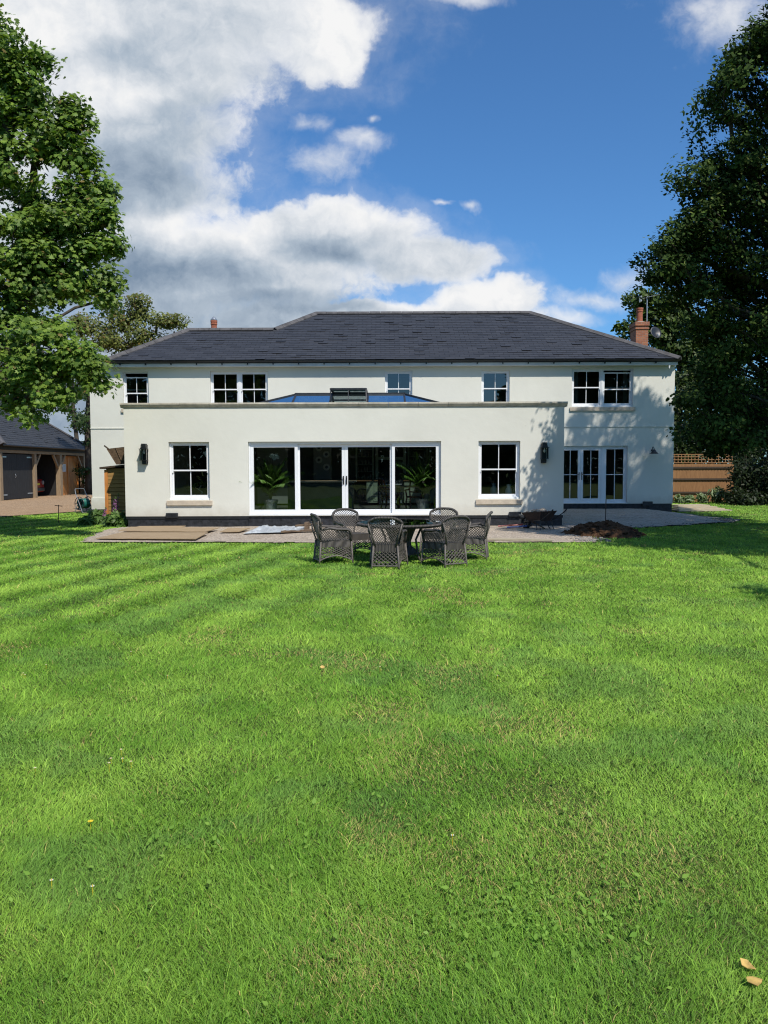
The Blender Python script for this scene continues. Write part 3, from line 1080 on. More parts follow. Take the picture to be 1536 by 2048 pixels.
def build_sliding():
    x0, x1, z0, z1 = SD
    ya = EXT_Y + 0.09
    f = MB()
    f.cbox(x0 + .002, x0 + .05, ya, ya + .16, z0 + .002, z1 - .002)
    f.cbox(x1 - .05, x1 - .002, ya, ya + .16, z0 + .002, z1 - .002)
    f.cbox(x0 + .051, x1 - .051, ya + .001, ya + .16, z0 + .002, z0 + .05)
    f.cbox(x0 + .051, x1 - .051, ya + .001, ya + .16, z1 - .07, z1 - .002)
    f.cbox(x0 + .004, x1 - .004, ya - .08, ya - .001, z0 + .003, z0 + .035)
    do = f.build('sliding_door', WHITE, house)
    w = (x1 - x0 - .104) / 4
    for i in range(4):
        a = x0 + .052 + w * i
        b = a + w
        yy = ya + (.012 if i in (0, 3) else .075)
        a2, b2 = (a - .03, b + .03) if i in (1, 2) else (a, b)
        if i == 1: b2 = b - .002
        if i == 2: a2 = a + .002
        leaf = MB()
        sash_frame(leaf, a2, b2, z0 + .052, z1 - .072, yy, yy + .055, .085, .105)
        leaf.build('door_leaf', WHITE, do)
        pane_obj(a2 + .08, b2 - .08, z0 + .15, z1 - .15, yy + .028, GLASS, do)
    xm = (x0 + x1) / 2
    for s in (-1, 1):
        h = MB()
        x = xm + s * .045
        h.cbox(x - .018, x + .018, ya + .055, ya + .074, 1.22, 1.46)
        h.tube([(x, ya + .055, 1.43), (x + s * .01, ya + .01, 1.41), (x + s * .01, ya + .01, 1.27), (x, ya + .055, 1.25)], .011, 6)
        h.build('handle', BLACK, do)


build_sliding()


def build_french():
    x0, x1, z0, z1 = FD
    ya = MAIN_Y + 0.08
    f = MB()
    xm = 8.06           # post between the doors and the sidelight
    f.cbox(x0 + .002, x0 + .06, ya, ya + .10, z0 + .002, z1 - .002)
    f.cbox(x1 - .06, x1 - .002, ya, ya + .10, z0 + .002, z1 - .002)
    f.cbox(xm - .06, xm + .06, ya, ya + .10, z0 + .05, z1 - .06)
    f.cbox(x0 + .061, x1 - .061, ya + .001, ya + .10, z1 - .058, z1 - .002)
    f.cbox(x0 + .061, x1 - .061, ya + .001, ya + .10, z0 + .002, z0 + .048)
    f.cbox(x0 + .004, x1 - .004, ya - .07, ya - .001, z0 - .01, z0 + .02)
    do = f.build('french_door', WHITE, house)
    dm = (x0 + .06 + xm - .06) / 2
    for a, b, st in ((x0 + .062, dm - .002, .095), (dm + .002, xm - .062, .095), (xm + .062, x1 - .062, .06)):
        l = MB()
        sash_frame(l, a, b, z0 + .05, z1 - .06, ya + .012, ya + .068, st, st + .03)
        c = (a + b) / 2
        l.cbox(c - .011, c + .011, ya + .02, ya + .06, z0 + .05 + st + .031, z1 - .061 - st)
        zc = (z0 + z1) / 2
        l.cbox(a + st + .001, c - .012, ya + .021, ya + .059, zc - .011, zc + .011)
        l.cbox(c + .012, b - st - .001, ya + .021, ya + .059, zc - .011, zc + .011)
        l.build('door_leaf', WHITE, do)
        pane_obj(a + st - .005, b - st + .005, z0 + .05 + st + .02, z1 - .055 - st, ya + .040, GLASSUP, do)
        if st > .08:
            v = MB()
            v.cbox(c - .16, c + .16, ya + .003, ya + .0115, z1 - .115, z1 - .095)
            v.build('trickle_vent', FASCIA, do)
    for s in (-1, 1):
        h = MB()
        x = dm + s * .05
        h.cbox(x - .014, x + .014, ya - .004, ya + .011, 1.22, 1.50)
        h.tube([(x, ya - .003, 1.42), (x, ya - .045, 1.42), (x + s * .10, ya - .045, 1.42)], .010, 6)
        h.build('handle', BLACK, do)


build_french()
# things seen just inside the upper windows
for a, b in ((6.96, 7.20), (8.86, 9.03)):
    m = MB()
    n = 40
    fold = lambda f, z: (a + (b - a) * f, MAIN_Y + .42 + .025 * math.sin(f * 34) * (1 - .25 * (z - 4.5) ** 2), z)
    m.faces([fold(i / n, z) for z in (3.92, 4.5, 5.24) for i in range(n + 1)], [(j * (n + 1) + i, j * (n + 1) + i + 1, (j + 1) * (n + 1) + i + 1, (j + 1) * (n + 1) + i) for j in range(2) for i in range(n)])
    m.build('curtain', CURTAIN, house, smooth=True)


# roof --------------------------------------------------------------
def clip_poly(P, a, b):
    """keep the side left of line a->b (2-D)"""
    out = []
    n = len(P)
    side = lambda p: (b[0] - a[0]) * (p[1] - a[1]) - (b[1] - a[1]) * (p[0] - a[0])
    for i in range(n):
        p, q = P[i], P[(i + 1) % n]
        sp, sq = side(p), side(q)
        if sp >= 0:
            out.append(p)
        if (sp > 0 > sq) or (sp < 0 < sq):
            t = sp / (sp - sq)
            out.append((p[0] + t * (q[0] - p[0]), p[1] + t * (q[1] - p[1])))
    return out


def slates(mb, convexes, x0, x1, s1, to3, w, ex, r, lift=0.012):
    """individual slates laid in courses; convexes: convex outlines in (x, s) roof-plane coordinates"""
    n = int(s1 / ex) + 1
    for j in range(n):
        s = j * ex
        x = x0 - w * (0.5 if j % 2 else 0.0) - w
        while x < x1:
            g = 0.004
            jit = r.uniform(-.006, .006) + (r.uniform(-.012, .012) if r.random() < .15 else 0)
            hi = lift * r.uniform(.75, 1.2) + (r.uniform(.008, .022) if r.random() < .10 else 0)
            mb.tone = min(1, max(0, r.gauss(.45, .13)))
            base = [(x + g, s + jit), (x + w - g, s + jit), (x + w - g, s + ex * 1.12), (x + g, s + ex * 1.12)]
            for cv in convexes:
                P = base
                for i in range(len(cv)):
                    P = clip_poly(P, cv[i], cv[(i + 1) % len(cv)])
                    if len(P) < 3:
                        break
                if len(P) < 3:
                    continue
                ht = lambda q: 0.004 + hi * max(0, 1 - (q[1] - s - jit) / (ex * 1.12))
                top = [to3(q[0], q[1], ht(q)) for q in P]
                bot = [to3(q[0], q[1], ht(q) - .007) for q in P]
                k = len(P)
                mb.faces(top + bot, [tuple(range(k))] + [(i, i + k, (i + 1) % k + k, (i + 1) % k) for i in range(k)])
            x += w


E0 = 27.95
EZ = 5.575
RS = 0.556
cs = 1 / math.sqrt(1 + RS * RS)


def roof3(x, s, h):
    return (x, E0 + s * cs - h * RS * cs, EZ + s * RS * cs + h * cs)


sA = (30.77 - E0) / cs
sB = (32.50 - E0) / cs
XE0, XA, XB, XC, XD, XE1 = -10.02, -7.70, -4.32, -2.80, 6.12, 10.67
m = MB()
slates(m, [[(XE0, 0), (XB, 0), (XB, sA), (XA, sA)], [(XB, 0), (XE1, 0), (XD, sB), (XC, sB), (XB, sA)]], XE0, XE1, sB, roof3, 0.36, 0.20, rnd)
rA0, rA1 = roof3(XA, sA, 0), roof3(XB, sA, 0)
rB0, rB1 = roof3(XC, sB, 0), roof3(XD, sB, 0)
e0, e1 = roof3(XE0, 0, 0), roof3(XE1, 0, 0)
m.tone = .45
b0, b1 = (XE0, 33.59, EZ), (XE1, 37.05, EZ)
m.face([e0, rA0, b0])
m.face([e1, b1, rB1])
m.face([rB0, rB1, b1, (-7.35, 37.05, EZ)])
m.face([rA1, rB0, (-7.35, 37.05, EZ), (-6.9, 33.59, EZ)])
m.face([rA0, rA1, (-6.9, 33.59, EZ), b0])
# underlay just beneath the slates
dn = Vector((0, 0, -.03))
m.face([Vector(p) + dn for p in (e0, e1, rB1, rB0, rA1, rA0)])
m.build('roof', SLATE, house, fix=False, tone=True)


def ridge_run(mb, a, b, w=0.16, step=0.45, h=0.075):
    a, b = Vector(a), Vector(b)
    d = b - a
    n = max(1, round(d.length / step))
    s = d.cross(Vector((0, 0, 1))).normalized()
    u = s.cross(d).normalized()
    for i in range(n):
        p, q = a + d * (i + .012) / n, a + d * (i + .988) / n
        lift = u * rnd.uniform(0, .006)
        o = [p + lift + s * x + u * z for x, z in ((-w, -.055), (-w, -.03), (-.07, h * .75), (0, h), (.07, h * .75), (w, -.03), (w, -.055), (0, h - .035))]
        mb.prism(o, q - p)


m = MB()
up = Vector((0, 0, .01))
for a, b in ((e0, rA0), (rA0, rA1), (rA1, rB0), (rB0, rB1), (e1, rB1)):
    ridge_run(m, Vector(a) + up, Vector(b) + up)
m.build('ridge_tiles', RIDGE, house)
# fascia, soffit, gutter and its brackets
m = MB()
m.box(-9.98, 10.62, 28.045, 28.075, 5.36, 5.545)
m.build('fascia', FASCIA, house)
m = MB()
m.box(-9.98, 10.62, 28.077, 28.298, 5.365, 5.385)
m.build('soffit', FASCIA, house)
m = MB()
prof = [(-.062 * math.cos(a) , -.062 * math.sin(a)) for a in [PI * i / 8 for i in range(9)]]
n0 = len(m.v)
for x in (-10.02, 10.67):
    for dy, dz in prof + [(p[0] * .86, p[1] * .86 + .002) for p in prof[::-1]]:
        m.vert((x, 27.975 + dy, 5.555 + dz))
k = 18
m.f += [[i, (i + 1) % k, (i + 1) % k + k, i + k] for i in range(k)] + [list(range(k))[::-1], list(range(k, 2 * k))]
m.m += [0] * (k + 2)
m.box(-10.0, 10.65, 28.04, 28.0445, 5.47, 5.57)
m.build('gutter', BLACK, house)
boxes('gutter_bracket', BLACK, house, [(-9.5 + .92 * k - .02, -9.5 + .92 * k + .02, 27.99, 28.043, 5.415, 5.49) for k in range(22)], .004)
m = MB()
m.prism([(10.30, 28.05, 5.36), (10.36, 28.05, 5.36), (10.34, 28.05, 5.24), (10.31, 28.05, 5.24)], (0, .05, 0))
m.build('gutter_outlet', FASCIA, house)

# chimneys
m = MB()
cx0, cx1, cy0, cy1 = 10.70, 11.22, 33.0, 33.75
m.box(cx0, cx1, cy0, cy1, -0.02, 7.50)
m.box(cx0 - .03, cx1 + .03, cy0 - .03, cy1 + .03, 7.503, 7.575)
m.box(cx0, cx1, cy0, cy1, 7.578, 7.65)
m.box(cx0 - .04, cx1 + .04, cy0 - .04, cy1 + .04, 7.653, 7.82)
ch = m.build('chimney', BRICK, house)
m = MB()
m.lathe((cx0 + .24, cy0 + .3, 0), [(.24, 7.823), (.22, 7.86), (.12, 7.88)], 14)
m.build('flaunching', pmat('mortar', (0.40, 0.36, 0.30), 0.9, 0.1, 9), ch)


def pot(x, y, z, h, parent, cowl=False):
    p = MB()
    p.lathe((x, y, z), [(.13, 0), (.125, h * .7), (.145, h * .72), (.145, h * .80), (.135, h * .82), (.15, h * .9), (.15, h), (.11, h), (.10, h * .6)], 16)
    p.build('chimney_pot', TERRA, parent, smooth=False)
    if cowl:
        p = MB()
        p.lathe((x, y, z + h), [(.145, .002), (.15, .03), (.10, .09), (.03, .17), (0.0, .18)], 14)
        p.build('cowl', STEEL, parent)


pot(cx0 + .24, cy0 + .3, 7.87, .58, ch)
m = MB()
m.box(-7.75, -6.85, 33.3, 34.0, 5.0, 7.42)
ch2 = m.build('chimney', BRICK, house)
pot(-7.30, 33.6, 7.42, .62, ch2, True)


# kitchen and rooms seen through the glass ------------------------------------------
def build_kitchen():
    """fitted dresser along the far wall: part of the house"""
    yb = MAIN_Y - .012
    m = MB()
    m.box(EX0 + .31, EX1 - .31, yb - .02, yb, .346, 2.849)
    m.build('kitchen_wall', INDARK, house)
    x0 = -2.6
    for i, (a, b) in enumerate(((-3.0, -1.95), (-0.62, -.20), (.72, 1.62), (1.64, 2.5))):
        c = MB()
        c.cbox(a, b - .01, 27.6, 28.24, .44, 1.21)
        for q in range(2):
            xa = a + (b - a) * q / 2
            c.cbox(xa + .03, xa + (b - a) / 2 - .03, 27.585, 27.599, .50, 1.15, .01)
            c.cbox(xa + .08, xa + (b - a) / 2 - .08, 27.577, 27.584, .56, 1.09, .01)
        c.build('base_cabinet', SAGE, house)
    boxes('worktop', WORKTOP, house, [(-3.02, -.2, 27.56, 28.25, 1.213, 1.25), (.7, 2.52, 27.56, 28.25, 1.213, 1.25)], .004)
    rc = MB()
    rc.cbox(-.18, .69, 27.5, 28.2, .38, 1.26)
    ro = rc.build('range_cooker', BLACK, house)
    rr = MB()
    rr.tube([(-.12, 27.46, 1.10), (.63, 27.46, 1.10)], .012, 6)
    for q in range(7):
        rr.lathe((-.1 + q * .11, 27.47, 1.17), [(.02, 0), (.02, .03)], 8)
    for q in range(9):
        rr.box(-.1 + q * .085, -.04 + q * .085, 27.488, 27.497, .43, .52)
    rr.build('oven_controls', STEEL, ro)
    h = MB()
    h.cbox(-.3, -.20, 27.75, 28.24, 1.27, 2.7)
    h.cbox(.70, .80, 27.75, 28.24, 1.27, 2.7)
    h.cbox(-.199, .699, 27.75, 28.24, 1.98, 2.08)
    h.build('chimney_breast', SAGE, house)
    for a, b in ((-1.02, -.36), (.86, 1.6), (1.62, 2.3)):
        d = MB()
        d.cbox(a, a + .06, 27.9, 28.24, 1.27, 2.72)
        d.cbox(b - .06, b, 27.9, 28.24, 1.27, 2.72)
        d.cbox(a + .061, b - .061, 27.9, 28.24, 2.64, 2.72)
        for q in range(1, 5):
            d.cbox(a + .061, b - .061, 27.95, 28.24, 1.27 + q * .27, 1.285 + q * .27)
        do = d.build('dresser', SAGE, house)
        j = MB()
        for q in range(4):
            x = a + .1
            while x < b - .1:
                hh = rnd.uniform(.08, .19)
                if rnd.random() < .8:
                    j.lathe((x, 28.05, 1.287 + q * .27), [(.03, 0), (.035, hh * .6), (.02, hh)], 7)
                x += rnd.uniform(.08, .14)
        j.build('shelf_china', MATS.get('mixed_jars') or pmat('mixed_jars', (0.10, 0.09, 0.07), 0.3, 0, 9, col2=(0.34, 0.32, 0.26)), do)
    boxes('wall_panel', INNER, house, [(-2.55, -1.9, 27.98, 28.24, 1.27, 2.72), (-4.6, -3.5, 27.98, 28.24, .4, 2.72)], .004)


build_kitchen()
for i, (x, z) in enumerate(((-2.35, 2.42), (-2.08, 2.18), (-2.35, 1.98), (-2.08, 1.72))):
    p = MB()
    p.lathe((0, 0, 0), [(.06, .012), (.085, .012), (.125, .03), (.125, .022), (.07, .0)], 20)
    o = p.build('wall_plate', [CREAMC], None, smooth=False)
    o.location = (x, 27.97, z)
    o.rotation_euler = (PI / 2, 0, 0)
    tag(o, ('white patterned plate hung highest on the kitchen wall', 'white plate hung second from top in the kitchen',
            'white plate hung third from top in the kitchen', 'white patterned plate hung lowest on the kitchen wall')[i], 'plate', 'plates on the kitchen wall')
    q = MB()
    q.lathe((0, 0, 0), [(.0, .0135), (.055, .0135), (.055, .011)], 14)
    q.build('plate_pattern', BLUECHINA, o)

# ------------------------------------------------------------------ wall lamps, aerial, dish
def wall_lantern(x, label):
    z = 1.80
    y = EXT_Y
    t = thing('wall_lantern', label, 'wall lantern', (x, y, z), 0, 'box lanterns on the extension wall')
    b = MB()
    b.cbox(x - .075, x + .075, y - .03, y - .002, z + .01, z + .56)
    b.build('backplate', BLACK, t)
    c = MB()
    c.cbox(x - .085, x + .085, y - .20, y - .031, z + .45, z + .475)
    c.cbox(x - .115, x + .115, y - .235, y - .031, z + .435, z + .449)
    c.cbox(x - .075, x + .075, y - .19, y - .031, z + .478, z + .51)
    c.cbox(x - .07, x + .07, y - .18, y - .031, z + .513, z + .555)
    c.cbox(x - .065, x + .065, y - .17, y - .031, z + .558, z + .59)
    c.build('cap', BLACK, t)
    f = MB()
    for dx in (-.088, .088):
        for yy in (y - .215, y - .06):
            f.cbox(x + dx - .007, x + dx + .007, yy - .007, yy + .007, z + .135, z + .434, .002)
    f.cbox(x - .105, x + .105, y - .23, y - .031, z + .12, z + .134)
    f.cbox(x - .06, x + .06, y - .12, y - .031, z + .02, z + .119)
    f.build('frame', BLACK, t)
    g = MB()
    g.face([(x - .085, y - .208, z + .136), (x + .085, y - .208, z + .136), (x + .085, y - .208, z + .433), (x - .085, y - .208, z + .433)])
    for dx in (-.082, .082):
        g.face([(x + dx, y - .206, z + .136), (x + dx, y - .062, z + .136), (x + dx, y - .062, z + .433), (x + dx, y - .206, z + .433)])
    g.build('lamp_glass', GLASSLAMP, t, fix=False)
    l = MB()
    l.lathe((x, y - .13, z + .28), [(.014, .155), (.018, .11), (.03, .07), (.028, .04), (.0, .02)], 10)
    l.build('bulb', PAPER, t, smooth=True)


wall_lantern(-6.75, 'black box lantern on the sunlit wall beside the shed')
wall_lantern(4.52, 'black box lantern on the shaded wall above the wheelbarrow')

p = at(1304, 905, MAIN_Y)
t = thing('barn_lamp', 'small dark swan neck lamp on the shaded wall past the french doors', 'outside lamp', (p.x, MAIN_Y, p.z))
m = MB()
m.tube([(p.x, MAIN_Y - .002, p.z + .08), (p.x, MAIN_Y - .06, p.z + .20), (p.x, MAIN_Y - .17, p.z + .20), (p.x, MAIN_Y - .22, p.z + .10)], .013, 6)
m.lathe((p.x, MAIN_Y - .004, p.z + .05), [(.04, 0), (.04, .06)], 10)
m.build('arm', BLACK, t)
m = MB()
m.lathe((p.x, MAIN_Y - .22, p.z - .05), [(.16, 0), (.15, .02), (.09, .07), (.05, .14), (.03, .16), (.0, .165)], 18)
m.build('lamp_shade', BLACK, t)

# aerial and dish fixed to the brick chimney
ax, ay = 11.27, 33.35
t = thing('aerial', 'thin grey television aerial on a mast beside the brick chimney', 'aerial', (ax, ay, 7.2))
m = MB()
m.tube([(ax, ay, 7.0), (ax, ay, 8.95)], .025, 7)
m.tube([(ax - .06, ay, 7.3), (ax, ay, 7.3)], .02, 6)
m.build('mast', STEEL, t)
m = MB()
m.tube([(ax - .28, ay, 8.84), (ax + .1, ay - .1, 8.92), (ax + 1.15, ay - .4, 9.12)], .014, 6)
for k in range(9):
    f = k / 8
    px_, py_, pz_ = ax + .15 + f * .95, ay - .12 - f * .27, 8.94 + f * .17
    m.tube([(px_ - .04, py_ - .11, pz_), (px_ + .04, py_ + .11, pz_)], .007, 5)
m.box(ax - .30, ax - .26, ay - .12, ay + .12, 8.72, 8.96)
m.build('boom', STEEL, t)
t = thing('satellite_dish', 'round dark satellite dish beside the brick chimney', 'satellite dish', (11.62, ay, 7.4))
m = MB()
m.lathe((0, 0, 0), [(.0, .0), (.12, .008), (.22, .03), (.27, .055), (.265, .062), (.2, .036), (.0, .012)], 22)
d = m.build('dish', BLACK, None, smooth=True)
d.matrix_world = Matrix.Translation((11.62, ay - .05, 7.40)) @ Matrix.Rotation(math.radians(70), 4, 'X') @ Matrix.Rotation(.3, 4, 'Y')
mw = d.matrix_world.copy()
d.parent = t
d.matrix_parent_inverse = WM[t.name].inverted()
m = MB()
m.tube([(11.25, ay, 7.35), (11.5, ay, 7.35), (11.6, ay - .03, 7.40)], .02, 6)
m.tube([(11.62, ay - .05, 7.18), (11.62, ay - .36, 7.26)], .012, 6)
m.lathe((11.62, ay - .38, 7.22), [(.03, 0), (.035, .05), (.02, .09)], 8)
m.build('dish_arm', STEEL, t)


# ------------------------------------------------------------------ wicker furniture
def lattice(mb, S, nu, nv, cols, rows, hw=.006, steps=2):
    """diagonal weave over the surface S(u, v), u and v in 0..1"""
    def ribbon(pts):
        P = [Vector(p) for p, _ in pts]
        N = [n for _, n in pts]
        b = len(mb.v)
        for i, p in enumerate(P):
            d = P[min(i + 1, len(P) - 1)] - P[max(i - 1, 0)]
            s = d.cross(N[i])
            if s.length < 1e-9:
                s = Vector((1, 0, 0))
            s = s.normalized() * hw
            n = N[i] * hw * .7
            for q in (p - s, p + n, p + s, p - n):
                mb.vert(q)
        for i in range(len(P) - 1):
            for j in range(4):
                mb.f.append([b + i * 4 + j, b + i * 4 + (j + 1) % 4, b + (i + 1) * 4 + (j + 1) % 4, b + (i + 1) * 4 + j])
                mb.m.append(mb.mi)

    def sn(u, v):
        e = .004
        p = Vector(S(u, v))
        du = Vector(S(min(u + e, 1), v)) - Vector(S(max(u - e, 0), v))
        dv = Vector(S(u, min(v + e, 1))) - Vector(S(u, max(v - e, 0)))
        n = du.cross(dv)
        return p, (n.normalized() if n.length > 1e-12 else Vector((0, 1, 0)))
    for sgn in (1, -1):
        for c in range(-rows, cols + 1):
            pts = []
            for k in range(rows * steps + 1):
                v = k / (rows * steps)
                q = (c + v * rows) / cols
                if q < -1e-6 or q > 1 + 1e-6:
                    continue
                u = q if sgn > 0 else 1 - q
                pts.append(sn(min(max(u, 0), 1), v))
            if len(pts) > 1:
                ribbon(pts)


def solid(mb, S, nu, nv):
    b = len(mb.v)
    for j in range(nv + 1):
        for i in range(nu + 1):
            mb.vert(S(i / nu, j / nv))
    for j in range(nv):
        for i in range(nu):
            a = b + j * (nu + 1) + i
            mb.f.append([a, a + 1, a + nu + 2, a + nu + 1])
            mb.m.append(mb.mi)


WEAVE = newmat('tight_weave')


def _weave():
    m, T, p, out = WEAVE
    tc = T.node('ShaderNodeTexCoord').outputs['Object']
    wv = T.node('ShaderNodeTexWave')
    T.l.new(T.vmath('MULTIPLY', tc, (1.0, 1.0, .35)), wv.inputs['Vector'])
    wv.inputs['Scale'].default_value = 13
    wv.inputs['Distortion'].default_value = 2.5
    c = T.mix(wv.outputs[1], (0.036, 0.031, 0.026), (0.115, 0.100, 0.084))
    T.put(p.inputs['Base Color'], c)
    p.inputs['Roughness'].default_value = .55
    b = T.node('ShaderNodeBump')
    b.inputs['Distance'].default_value = .008
    T.l.new(wv.outputs[1], b.inputs['Height'])
    T.l.new(b.outputs[0], p.inputs['Normal'])
    return m


TIGHT = _weave()


def make_chair(label):
    """faces +Y; origin on the ground under the seat"""
    t = thing('wicker_chair', label, 'chair', (0, 0, 0), 0, 'wicker armchairs around the round table', world=False)
    SZ, BT = .40, .875

    def back(u, v):
        a = 2 * u - 1
        w = .185 + .105 * v ** .75
        arch = 1 - .17 * abs(a) ** 3.2
        z = SZ + .015 + (BT - .03 - SZ) * v * arch
        sw = 1.0 if v < .75 else math.sqrt(max(0.05, 1 - ((v - .75) / .25) ** 2 * .10))
        x = a * w * sw
        y = -.225 - .135 * v + .075 * abs(a) ** 2.2 * v
        return (x, y, z)
    m = MB()
    lattice(m, back, 0, 0, 11, 10, .0055)
    m.build('back_panel', WICKER, t)
    # thick rolled rim: over the top, down the sides and forward into the arms
    rim = []
    for k in range(9):
        rim.append(Vector(back(0, .50 + .5 * k / 8)))
    for k in range(1, 16):
        rim.append(Vector(back(k / 16, 1)))
    for k in range(9):
        rim.append(Vector(back(1, 1 - .5 * k / 8)))
    armL = [Vector((-.275, .27, .38)), Vector((-.295, .275, .50)), Vector((-.30, .255, .575)), Vector((-.30, .20, .605)), Vector((-.30, .02, .612)), Vector((-.295, -.12, .63))]
    armR = [Vector((-p.x, p.y, p.z)) for p in armL[::-1]]
    full = armL + rim + armR
    r = MB()
    rad = [.02, .024, .028, .028, .026, .024] + [.024] * len(rim) + [.024, .026, .028, .028, .024, .02]
    r.tube(full, rad, 8)
    r.build('rolled_rim', TIGHT, t, smooth=True)
    # arm panels
    m = MB()
    for s in (-1, 1):
        def arm(u, v, s=s):
            y = -.27 + .53 * u
            top = .60 + .06 * max(0, (.25 - u) / .25)
            return (s * (.235 + .055 * v + .01 * u), y, SZ + .01 + (top - SZ - .02) * v)
        lattice(m, arm, 0, 0, 11, 4, .0055, 3)
    m.build('arm_panel', WICKER, t)
    # seat and tightly woven seat band
    out = [(-.19, -.24), (.19, -.24), (.225, -.10), (.255, .12), (.275, .265), (-.275, .265), (-.255, .12), (-.225, -.10)]
    m = MB()
    m.prism([(x, y, SZ - .015) for x, y in out], (0, 0, .025))
    m.build('seat', TIGHT, t)

    def ringpt(f, z, flare):
        n = len(out)
        q = f * n
        i = int(q) % n
        a, b = Vector(out[i]), Vector(out[(i + 1) % n])
        p = a.lerp(b, q - int(q))
        return (p.x * (1 + flare), p.y * (1 + flare * .8), z)
    m = MB()
    solid(m, lambda u, v: ringpt(u * .99999, SZ - .11 + .10 * v, .03 * (1 - v) + .012), 32, 1)
    m.build('seat_band', TIGHT, t)
    # lattice skirts under the band, flared and arched
    m = MB()
    fl = .16
    cor = [Vector(p) for p in ((-.195, -.245), (.195, -.245), (.28, .27), (-.28, .27))]
    legs = []
    for i in range(4):
        a, b = cor[i], cor[(i + 1) % 4]

        def skirt(u, v, a=a, b=b, i=i):
            archz = .055 + (.085 * (1 - (2 * u - 1) ** 2) if i else 0.0)
            p = a.lerp(b, u)
            z = archz + (SZ - .112 - archz) * v
            f = 1.03 + fl * (1 - z / (SZ - .112))
            return (p.x * f, p.y * (f if p.y < 0 else 1.03 + .05 * (1 - z / .29)), z)
        n = max(6, int((b - a).length / .066))
        lattice(m, skirt, 0, 0, n, 4, .0055, 3)
        q = [skirt(k / 10, 0) for k in range(11)]
        m.tube(q, .011, 6)
        legs.append((skirt(0, 0), a))
    m.build('skirt', WICKER, t)
    for (bx, by, bz), a in legs:
        l = MB()
        k = 1.03
        f0 = 1 + .04
        l.tube([(a.x * k, a.y * k, SZ - .01), (bx * .995, by * .995, .06), (bx * 1.02, by * 1.02, -.02)], [.017, .015, .013], 7)
        l.build('leg', WICKER, t, smooth=True)
    # splayed back stays
    for s in (-1, 1):
        l = MB()
        l.tube([(s * .17, -.245, SZ - .02), (s * .232, -.305, .58), (s * .285, -.315, .76)], .014, 7)
        l.build('back_stay', WICKER, t, smooth=True)
    return t


chair0 = make_chair('grey wicker armchair nearest the camera, back turned, between the two outer front chairs')
TC = Vector((.30, 13.95, 0))
chairs = [
    ((.05, 12.98), -6, None),
    ((-.93, 13.72), -72, 'grey wicker armchair at the end of the table nearest the board pile, seen side on'),
    ((-.62, 15.0), -148, 'grey wicker armchair across the table, partly hidden behind the nearest chair, facing the lawn'),
    ((1.10, 15.15), 160, 'grey wicker armchair across the table, facing the lawn, below the plain wall by the doors'),
    ((1.07, 13.22), 31, 'grey wicker armchair turned diagonally with its back corner to the camera'),
    ((1.62, 14.15), 79, 'grey wicker armchair at the table end nearest the wheelbarrow, seen side on behind another'),
]
for i, ((x, y), a, lab) in enumerate(chairs):
    o = chair0 if i == 0 else copy_tree(chair0)
    o.location = (x, y, .012)
    o.rotation_euler.z = math.radians(a)
    if lab:
        o['label'] = lab

t = thing('garden_table', 'round grey wicker garden table with a glass top on the lawn', 'table', TC, 0, None, world=False)
m = MB()
m.lathe((0, 0, 0), [(.74, .665), (.78, .66), (.795, .68), (.785, .70), (.74, .705)], 48)
m.build('table_rim', TIGHT, t, smooth=True)
m = MB()
m.lathe((0, 0, 0), [(.0, .70), (.735, .70), (.735, .712), (.0, .712)], 48)
m.build('glass_top', glassmat('table_glass', (0.30, 0.34, 0.34), 1.6, (.95, 1, 1), 1.5, 0.04), t)
m = MB()
m.lathe((0, 0, 0), [(.0, .66), (.74, .66), (.74, .64), (.0, .64)], 48)
m.build('woven_top', TIGHT, t)
m = MB()
m.lathe((0, 0, 0), [(.30, .64), (.24, .50), (.19, .36), (.20, .28), (.36, .14), (.36, .12), (.10, .12)], 4)
m.build('pedestal', TIGHT, t)
for k in range(4):
    a = PI / 4 + k * PI / 2 + .35
    m = MB()
    m.tube([(.42 * math.cos(a), .42 * math.sin(a), .65), (.30 * math.cos(a), .30 * math.sin(a), .40), (.34 * math.cos(a), .34 * math.sin(a), .12), (.40 * math.cos(a), .40 * math.sin(a), -.02)], [.022, .02, .02, .018], 7)
    m.build('leg', WICKER, t, smooth=True)


# ------------------------------------------------------------------ building-work things
def board(name, label, cat, pts, z, th, mat, group=None, tilt=(0, 0)):
    m = MB()
    c = Vector((sum(p[0] for p in pts) / len(pts), sum(p[1] for p in pts) / len(pts), 0))
    o = [(x, y, z + (x - c.x) * tilt[0] + (y - c.y) * tilt[1]) for x, y in pts]
    m.prism(o, (0, 0, th))
    return tag(m.build(name, mat), label, cat, group)


def gp(*pp):
    return [tuple(gr(x, y).xy) for x, y in pp]


G = 'boards lying on the patio base'
board('plywood_sheet', 'large weathered board nearest the lawn edge of the patio base', 'board', gp((192, 1083), (392, 1085), (416, 1073), (244, 1072)), .075, .018, PLANKW, G, (.006, .01))
board('plywood_sheet', 'long weathered board at the foot of the black plinth, above the largest board', 'board', gp((236, 1070.5), (412, 1071), (438, 1064), (262, 1063)), .10, .018, PLANKW, G, (-.004, .012))
board('plywood_sheet', 'small weathered board at the corner of the extension by the plants', 'board', gp((262, 1062.5), (360, 1063), (372, 1059), (280, 1058.6)), .085, .015, PLANKW, G, (.01, 0))
board('timber_offcut', 'short brown board between the big boards and the plastic sheet', 'board', gp((440, 1070), (478, 1070), (500, 1064), (456, 1064)), .08, .02, PLANKW, G, (.01, .02))
board('timber_batten', 'thin timber batten lying in front of the plastic sheet', 'timber', gp((562, 1071), (640, 1067), (641, 1064.5), (562, 1068.5)), .07, .03, LIGHTW, 'loose timbers by the sliding doors')
m = MB()
q = gr(614, 1063)
